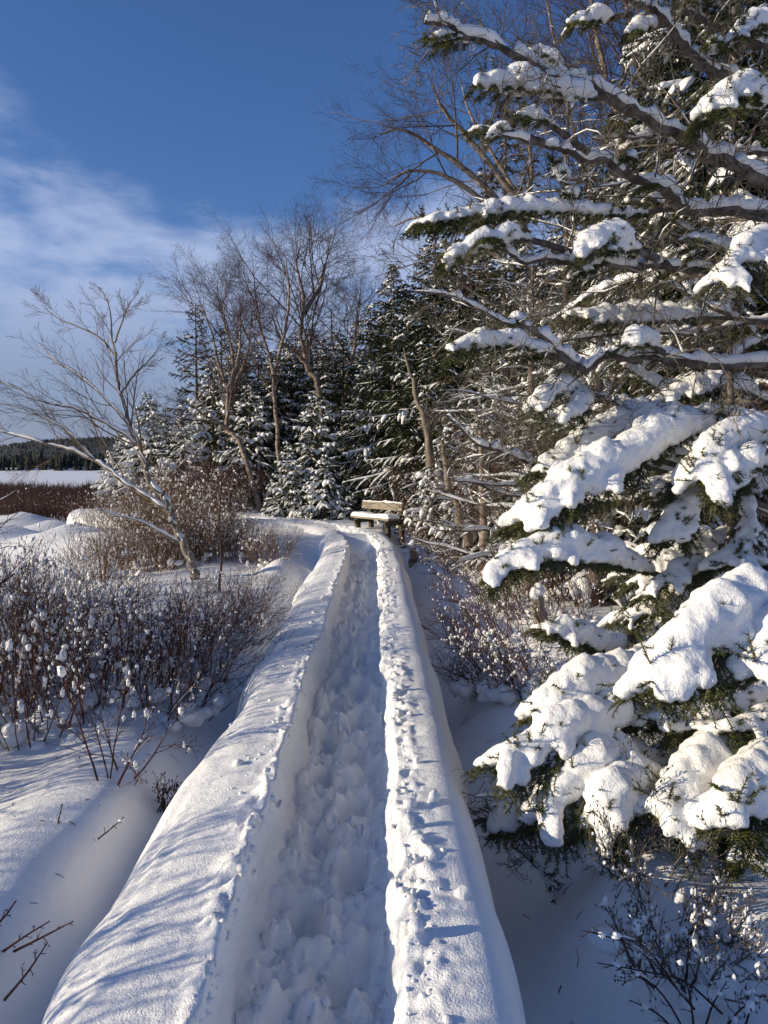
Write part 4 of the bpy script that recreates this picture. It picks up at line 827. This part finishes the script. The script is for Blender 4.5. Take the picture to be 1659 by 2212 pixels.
def finish_pads():
    tmp = []
    for me, par, seed, vox in PADS:
        ob = bpy.data.objects.new('tmp_pad', me); COL.objects.link(ob)
        r = ob.modifiers.new('r', 'REMESH'); r.mode = 'VOXEL'; r.voxel_size = vox; r.use_smooth_shade = True
        s = ob.modifiers.new('s', 'SMOOTH'); s.iterations = 7; s.factor = .5
        tmp.append(ob)
    bpy.context.view_layer.update(); dg = bpy.context.evaluated_depsgraph_get()
    for ob, (me, par, seed, vox) in zip(tmp, PADS):
        m2 = bpy.data.meshes.new_from_object(ob.evaluated_get(dg)); m2.name = 'snow_pad'; nv = len(m2.vertices)
        co = np.empty(nv*3, np.float32); m2.vertices.foreach_get('co', co); co = co.reshape(-1, 3).astype(float); no = np.empty(nv*3, np.float32); m2.vertices.foreach_get('normal', no); no = no.reshape(-1, 3)
        low = sm(.35, -.5, no[:, 2])
        dsp = .006*fbm(co[:, 0]*14, co[:, 1]*14, co[:, 2]*14, 2, seed)+(.004+.011*low)*fbm(co[:, 0]*48, co[:, 1]*48, co[:, 2]*48, 2, seed+9)
        co += no*dsp[:, None]; m2.vertices.foreach_set('co', co.astype(np.float32).ravel())
        m2.polygons.foreach_set('use_smooth', np.ones(len(m2.polygons), bool)); m2.update()
        if not m2.materials: m2.materials.append(M_PAD)
        o = bpy.data.objects.new('snow_pad', m2); COL.objects.link(o); o.parent = par
        bpy.data.objects.remove(ob)
TW = [(0, 0, 0, 10, 52, 16, .22, .12, .22), (7, .30, .08, 9, 48, 18, .42, .15, .55), (5, .32, .05, 5, 46, 18, .48, .2, .7), (3, .2, 0, 0, 0, 0, 0, 0, 0)]
def bare_limb(parent, ctrl, r0, r1, seed, origin, nch=12, snow=.05, twig_snow=.018, name='limb'):
    rng = np.random.default_rng(seed); n = 18; ax = catmull(ctrl, n)-origin; ax[1:-1] += rng.normal(0, r0*.25, (n-2, 3)); rad = np.linspace(r0, r1, n); out = [[] for _ in TW]
    grow(rng, None, None, 0, 0, 0, [TW[0][:3]+(nch,)+TW[0][4:]]+TW[1:], out, (ax, rad))
    fa = catmull(ax, 64); fb = np.interp(np.linspace(0, 1, 64), np.linspace(0, 1, n), rad); fa[1:-1] += rng.normal(0, 1, (62, 3))*fb[1:-1, None]*.16; fb = fb*(1+rng.normal(0, .10, 64)+.35*(rng.random(64) < .08))
    b = Buf(); tubes(b, [(fa, fb)], 9); ob = b.obj(name, M_BARK, parent)
    b = Buf(); tubes(b, out[1], 4); tubes(b, out[2], 3); tubes(b, out[3], 3); tag(b.obj('twigs', M_LICHEN, ob), kind='stuff')
    b = Buf(); fine, fr = fa, fb
    snow_line(b, [(fine, fr)], snow, rng, 9, 1.0, .93, lump=.45); snow_line(b, out[1], twig_snow, rng, 5, 1.1, .38, lump=.8); snow_line(b, out[2], twig_snow*.5, rng, 4, 1.1, .2)
    b.obj('snow_cover', M_PUFF, ob)
    return ob
def PP(l): return [P(*q) for q in l]
LIMBS = []
def reach(q, tr):
    d = q[0]-q[2]; k = max(.1, (tr[0]-q[0][0])/max(d[0], .2)); p = q[0]+d*k; return np.array([tr[0], tr[1], min(max(p[2], tr[2]+.4), tr[2]+8.5)])
def old_fir():
    tr = np.array([3.35, 5.4]); z0 = float(gz(*tr)); o = np.array([tr[0], tr[1], z0]); root = empty('fir_tree', o, 'old fir whose long snow loaded boughs reach in from the right edge', 'fir tree')
    zz = np.linspace(-.2, 9.5, 14); b = Buf(); tubes(b, [(np.stack([.08*np.sin(zz), .06*np.cos(zz*1.3), zz], -1), np.linspace(.17, .03, 14))], 12); b.obj('trunk', M_BARK, root)
    T = lambda z: np.array([tr[0], tr[1], z0+z])
    # bare ascending limbs with snow along the top (photo x, y, depth from the trunk side outwards)
    for k, (zt, pl, r0, r1, n) in enumerate((
        (2.1, [(1659, 398, 5.0), (1559, 338, 4.85), (1487, 307, 4.75), (1391, 250, 4.6), (1295, 206, 4.5), (1227, 168, 4.4), (1131, 125, 4.3), (1021, 72, 4.2), (960, 58, 4.15), (916, 48, 4.1)], .05, .010, 22),
        (1.9, [(1659, 466, 4.7), (1511, 456, 4.5), (1439, 417, 4.4), (1333, 365, 4.3), (1266, 335, 4.2), (1175, 307, 4.1), (1060, 290, 4.0)], .045, .008, 16),
        (3.1, [(1659, 235, 5.1), (1602, 187, 5.0), (1549, 158, 4.9), (1487, 106, 4.8), (1429, 43, 4.7), (1362, 0, 4.6), (1300, -50, 4.5)], .05, .012, 16),
        (1.6, [(1659, 590, 4.6), (1487, 578, 4.45), (1343, 577, 4.3), (1247, 566, 4.2), (1130, 560, 4.1), (1060, 530, 4.05)], .036, .008, 14),
        (1.35, [(1659, 784, 4.4), (1535, 784, 4.3), (1415, 772, 4.2), (1314, 772, 4.1), (1256, 796, 4.05), (1223, 770, 4.0), (1151, 712, 3.9), (1069, 688, 3.85), (1007, 650, 3.8), (896, 631, 3.75)], .036, .006, 20),
        (1.9, [(1659, 740, 5.6), (1559, 674, 5.5), (1453, 616, 5.4), (1400, 560, 5.3)], .03, .008, 9),
        (1.1, [(1659, 905, 4.5), (1439, 888, 4.4), (1343, 876, 4.3), (1256, 838, 4.2), (1179, 811, 4.15)], .026, .006, 12),
        (3.9, [(1659, 110, 5.3), (1560, 60, 5.2), (1480, 20, 5.1), (1400, -60, 5.0)], .04, .01, 14),
        (2.6, [(1659, 330, 5.6), (1520, 320, 5.5), (1400, 300, 5.4), (1280, 300, 5.3)], .028, .006, 16),
        (2.3, [(1659, 540, 5.4), (1540, 520, 5.3), (1430, 470, 5.2), (1330, 455, 5.1)], .026, .006, 16),
        (.9, [(1420, 990, 4.5), (1300, 985, 4.45), (1170, 1000, 4.4), (1093, 981, 4.35), (1026, 952, 4.3), (966, 897, 4.25)], .028, .007, 14),
        (.8, [(1420, 1010, 4.7), (1300, 1015, 4.6), (1170, 1029, 4.55), (1103, 1048, 4.5), (983, 1039, 4.4)], .024, .006, 14),
        (1.2, [(1659, 690, 5.3), (1500, 720, 5.2), (1350, 715, 5.1), (1180, 745, 5.0), (1050, 760, 4.9)], .024, .006, 14))):
        LIMBS.append(PP(pl)); q = PP(pl); q = [reach(q, T(0))]+q if q[0][0] > 1.8 else [T(zt)]+q
        bare_limb(root, q, r0*.9, r1, 200+k, o, int(n*1.45))
    # boughs with needles under thick snow: (trunk height, points to the tip, side length, snow radius, start, seed)
    for zt, pl, side, sn, t0, sd in (
        (None, [(1300, 210, 4.5), (1261, 212, 4.4), (1180, 200, 4.3), (1100, 190, 4.2), (1020, 185, 4.15)], .13, .072, .12, 301),
        (None, [(1659, 470, 4.7), (1463, 452, 4.5), (1343, 466, 4.35), (1151, 456, 4.2), (1007, 470, 4.1), (895, 486, 4.05)], .15, .045, .42, 302),
        (None, [(1300, 570, 4.25), (1150, 520, 4.1), (1055, 530, 4.0), (950, 572, 3.95)], .14, .056, .35, 303),
        (None, [(1420, 560, 4.3), (1370, 540, 4.2), (1300, 528, 4.1), (1245, 558, 4.05)], .16, .075, .3, 304),
        (None, [(1256, 796, 4.05), (1190, 765, 3.95), (1110, 745, 3.9), (1030, 748, 3.85), (965, 762, 3.8)], .14, .05, .2, 305),
        (None, [(1450, 774, 4.25), (1400, 742, 4.1), (1350, 745, 4.0)], .12, .06, .3, 306),
        (None, [(1290, 850, 4.25), (1215, 845, 4.1), (1145, 888, 4.0)], .13, .06, .2, 307),
        (None, [(1300, 860, 4.25), (1260, 875, 4.1), (1215, 915, 3.95)], .13, .055, .3, 308),
        (1.3, [(1480, 905, 4.6), (1415, 908, 4.4), (1340, 930, 4.3), (1250, 975, 4.2), (1175, 1010, 4.1)], .22, .075, .30, 309),
        (1.25, [(1659, 952, 4.4), (1560, 930, 4.2), (1463, 940, 4.05), (1367, 1000, 3.9), (1247, 1060, 3.75), (1175, 1095, 3.7), (1125, 1125, 3.65)], .24, .092, .26, 310),
        (1.2, [(1700, 985, 4.1), (1620, 960, 3.95), (1550, 985, 3.8), (1500, 1040, 3.7)], .28, .085, .2, 311),
        (.95, [(1620, 1085, 4.3), (1535, 1077, 4.1), (1480, 1100, 3.9), (1455, 1165, 3.8)], .16, .075, .45, 312),
        (1.0, [(1659, 1010, 3.9), (1600, 1035, 3.75), (1545, 1075, 3.65)], .10, .06, .1, 353),
        (.7, [(1500, 1250, 4.5), (1400, 1235, 4.1), (1324, 1218, 3.8), (1247, 1200, 3.6), (1140, 1205, 3.5), (1060, 1245, 3.45)], .17, .07, .3, 314),
        (None, [(1659, 230, 4.4), (1600, 210, 4.2), (1525, 240, 4.1)], .18, .075, .1, 315),
        (None, [(1700, 60, 5.0), (1630, 60, 4.8), (1590, 80, 4.7)], .14, .06, .1, 316),
        (None, [(1362, 30, 4.8), (1290, 45, 4.7), (1225, 55, 4.6)], .13, .05, .25, 317),
        (None, [(1450, 50, 4.8), (1400, 60, 4.7), (1350, 75, 4.65)], .12, .045, .2, 318),
        (None, [(1270, 330, 4.2), (1180, 265, 4.1), (1110, 250, 4.05)], .10, .035, .3, 319),
        (None, [(1175, 310, 4.1), (1100, 285, 4.05), (1045, 305, 4.0)], .09, .032, .4, 320),
        (None, [(1240, 420, 4.3), (1215, 385, 4.2), (1195, 350, 4.15)], .07, .04, .3, 321),
        (None, [(1260, 440, 4.3), (1235, 425, 4.25), (1215, 415, 4.2)], .06, .04, .2, 322),
        (1.5, [(1659, 870, 5.2), (1580, 840, 5.0), (1480, 850, 4.9), (1400, 880, 4.8)], .2, .06, .2, 323),
        (1.0, [(1700, 1060, 4.9), (1580, 1060, 4.7), (1470, 1040, 4.6)], .24, .06, .2, 324),
        (.9, [(1659, 1150, 4.9), (1560, 1170, 4.6), (1460, 1210, 4.4), (1380, 1260, 4.3)], .24, .055, .2, 325),
        (.8, [(1659, 1180, 4.4), (1620, 1190, 4.0), (1575, 1220, 3.8)], .2, .07, .3, 326)):
        ctrl = PP(pl)
        if zt: ctrl = [T(zt)]+ctrl
        elif ctrl[0][0] > 2.0: ctrl = [reach(ctrl, T(0))]+ctrl; t0 = max(t0, .25)
        fir_bough(root, ctrl, side, sn, t0, sd, .022, o, t1=.97)
    rng = np.random.default_rng(500)
    for k in range(30):
        a = math.radians(rng.uniform(105, 265)); L = rng.uniform(1.2, 2.5); zt = rng.uniform(.5, 3.3); d = np.array([math.cos(a), math.sin(a), 0])
        if tr[1]+d[1]*L < 3.7: L = (tr[1]-3.7)/-d[1]
        c = [T(zt), T(zt)+d*L*.5+(0, 0, rng.uniform(-.02, .2)), T(zt)+d*L*.8+(0, 0, rng.uniform(-.1, .15)), T(zt)+d*L+(0, 0, rng.uniform(-.3, .1))]
        fir_bough(root, c, rng.uniform(.16, .26), rng.uniform(.035, .065), rng.uniform(.25, .5), 520+k, .02, o, t1=.97, vox=.016, needles=.5)
    # small tufted side boughs on the bare upper limbs
    for k in range(46):
        pl = LIMBS[int(rng.integers(0, 10))]; f = rng.uniform(.12, .9)*(len(pl)-1); i = int(f); p = pl[i]+(pl[i+1]-pl[i])*(f-i); L = rng.uniform(.18, .42)
        tg = unit(pl[i+1]-pl[i]); d = unit(tg*rng.uniform(.3, .9)+np.array([rng.normal(-.2, .4), rng.normal(-.3, .6), rng.uniform(-.25, .45)]))
        fir_bough(root, [p, p+d*L*.5+(0, 0, .02), p+d*L-(0, 0, .03)], rng.uniform(.06, .11), rng.uniform(.022, .042) if rng.random() < .8 else 0, .3, 580+k, .007, o, t1=.97, nsp=.05, vox=.012)
def young_fir():
    tr = np.array([2.02, 4.45]); z0 = float(gz(*tr)); o = np.array([*tr, z0]); root = empty('fir_tree', o, 'young fir bowed under huge snow pads at the lower right', 'fir tree')
    zz = np.linspace(-.2, 2.3, 10); b = Buf(); tubes(b, [(np.stack([.04*np.sin(zz*2), zz*0, zz], -1), np.linspace(.075, .012, 10))], 10); b.obj('trunk', M_BARK, root)
    T = lambda z: np.array([tr[0], tr[1], z0+z])
    for zt, pl, side, sn, t0, sd in (
        (1.35, [(1720, 1300, 3.5), (1659, 1325, 3.25), (1580, 1355, 3.05), (1495, 1410, 2.9), (1415, 1480, 2.8)], .25, .11, .22, 401),
        (1.3, [(1740, 1350, 3.3), (1690, 1400, 3.0), (1640, 1460, 2.8)], .24, .10, .25, 402),
        (.95, [(1480, 1400, 4.1), (1400, 1390, 3.9), (1295, 1400, 3.75), (1230, 1372, 3.65), (1165, 1358, 3.6)], .15, .05, .4, 403),
        (.9, [(1500, 1410, 4.0), (1427, 1425, 3.7), (1370, 1455, 3.55), (1325, 1495, 3.45)], .18, .065, .3, 404),
        (.75, [(1500, 1500, 3.9), (1400, 1490, 3.65), (1327, 1485, 3.5), (1240, 1495, 3.4), (1167, 1535, 3.35)], .22, .085, .35, 405),
        (.62, [(1500, 1560, 3.9), (1400, 1550, 3.6), (1335, 1560, 3.4), (1240, 1580, 3.25), (1160, 1625, 3.2), (1085, 1650, 3.15)], .22, .078, .34, 406),
        (.45, [(1500, 1640, 3.9), (1400, 1650, 3.55), (1331, 1665, 3.3), (1265, 1680, 3.15), (1170, 1770, 3.05)], .24, .088, .36, 407),
        (.42, [(1520, 1670, 3.8), (1420, 1690, 3.4), (1370, 1712, 3.15), (1320, 1745, 3.0), (1290, 1790, 2.95)], .18, .085, .40, 408),
        (.55, [(1659, 1620, 3.6), (1575, 1650, 3.3), (1500, 1700, 3.05), (1425, 1765, 2.9)], .24, .095, .3, 409),
        (.45, [(1720, 1640, 3.3), (1659, 1680, 3.0), (1600, 1730, 2.85), (1560, 1780, 2.75)], .2, .085, .3, 410),
        (.35, [(1420, 1720, 3.7), (1250, 1740, 3.45), (1155, 1760, 3.35), (1065, 1775, 3.3)], .15, .075, .45, 411),
        (.6, [(1560, 1590, 3.9), (1467, 1640, 3.5), (1420, 1650, 3.4), (1367, 1655, 3.3)], .15, .05, .35, 412),
        (.8, [(1720, 1530, 3.4), (1659, 1560, 3.25), (1567, 1580, 3.15)], .16, .05, .2, 413),
        (.95, [(1600, 1500, 3.8), (1500, 1540, 3.5), (1419, 1560, 3.35)], .22, .055, .3, 414),
        (1.0, [(1659, 1480, 3.7), (1580, 1520, 3.5), (1500, 1580, 3.3)], .22, .05, .3, 415),
        (.35, [(1659, 1760, 3.1), (1600, 1800, 2.9), (1620, 1860, 2.75)], .14, .05, .3, 416),
        (1.5, [(1560, 1230, 4.2), (1480, 1230, 4.0), (1400, 1290, 3.9)], .22, .05, .2, 417),
        (1.3, [(1560, 1290, 4.1), (1460, 1310, 3.95), (1360, 1340, 3.9)], .2, .035, .3, 418),
        (1.1, [(1580, 1440, 3.8), (1500, 1470, 3.6), (1440, 1530, 3.5)], .2, .04, .2, 419)):
        fir_bough(root, [T(zt)]+PP(pl), side, sn, t0, sd, .018, o, t1=.97)
    rng = np.random.default_rng(600)
    for k in range(18):
        a = math.radians(rng.uniform(110, 280)); L = rng.uniform(.5, 1.1); zt = rng.uniform(.2, 1.7); d = np.array([math.cos(a), math.sin(a), 0])
        c = [T(zt), T(zt)+d*L*.5+(0, 0, rng.uniform(-.02, .1)), T(zt)+d*L+(0, 0, rng.uniform(-.2, .05))]
        fir_bough(root, c, rng.uniform(.14, .22), rng.uniform(.035, .06), rng.uniform(.2, .4), 620+k, .014, o, t1=.97, vox=.015, needles=.6)
    for k, (zt, pl, n) in enumerate(((.5, [(1500, 1610, 3.7), (1370, 1625, 3.5), (1280, 1690, 3.4), (1150, 1720, 3.3), (1025, 1722, 3.2)], 14), (.3, [(1500, 1760, 3.5), (1360, 1780, 3.4), (1200, 1800, 3.35), (1080, 1775, 3.3)], 18), (.3, [(1560, 1780, 3.3), (1480, 1800, 3.2), (1400, 1860, 3.1)], 14),
                                      (1.0, [(1560, 1340, 4.3), (1450, 1400, 4.2), (1330, 1440, 4.1)], 14))):
        bare_limb(root, [T(zt)]+PP(pl), .016, .004, 440+k, o, n, .02, .012)
old_fir(); young_fir(); finish_pads()
# bent snowy branch and low bush on the shaded ground at lower right
def ground_branch(label, pl, r, seed, n, sn, name='fallen_branch', cat='branch'):
    pts = PP(pl); o = pts[0]; root = empty(name, o, label, cat)
    bare_limb(root, pts, r, r*.35, seed, o, n, sn, .012, 'branch')
ground_branch('snow coated branch drooping to the ground below the young fir', [(1110, 1825, 3.5), (1160, 1870, 3.45), (1180, 1905, 3.4), (1195, 1950, 3.35), (1215, 2000, 3.3), (1240, 2010, 3.28)], .012, 451, 7, .03)
q = G(1480, 2010); SB = shrub(97, 40, .30, .36, M_LICHEN, 160, q, 'tangled low bush with snow covered twigs on the shaded ground at lower right', lean=(-.1, -.5), mound=.8, pr=(.010, .022), r0=.006)
sprig('thin twiggy bush under the young fir', 1400, 1890, 14, .42, 105, 14, (-.2, -.2), .25, m=M_LICHEN)
sprig('bare twig tuft below the leftmost fir pads', 1180, 1840, 16, .32, 106, 12, (-.3, -.2), .2, m=M_LICHEN)

for o in bpy.data.objects:
    if o.name.split('.')[0] == 'snow_cover': o['kind'] = 'stuff'

# bits of twig and needle fallen on the snow
def litter():
    rng = np.random.default_rng(77); polys = []
    for k in range(230):
        if k < 90: x, y = rng.uniform(-2.4, -1.0), rng.uniform(2.4, 7.5)
        else: x, y = rng.uniform(.55, 1.9), rng.uniform(2.0, 7.0)
        L = rng.uniform(.012, .07)*(1 if k % 6 else 2); a = rng.normal(0, .9); d = np.array([math.cos(a), math.sin(a)])*L/2
        t = np.array([[x-d[0], y-d[1]], [x+rng.normal(0, .1)*L, y+rng.normal(0, .1)*L], [x+d[0], y+d[1]]]); z = gz(t[:, 0], t[:, 1])+.003
        polys.append((np.column_stack([t, z]), np.array([.0022, .002, .001])*rng.uniform(.6, 1.3)))
    b = Buf(); tubes(b, polys, 3); tag(b.obj('twig_litter', M_LICHEN), 'fallen bits of twig scattered on the snow beside the walk', 'twigs', kind='stuff')
litter()
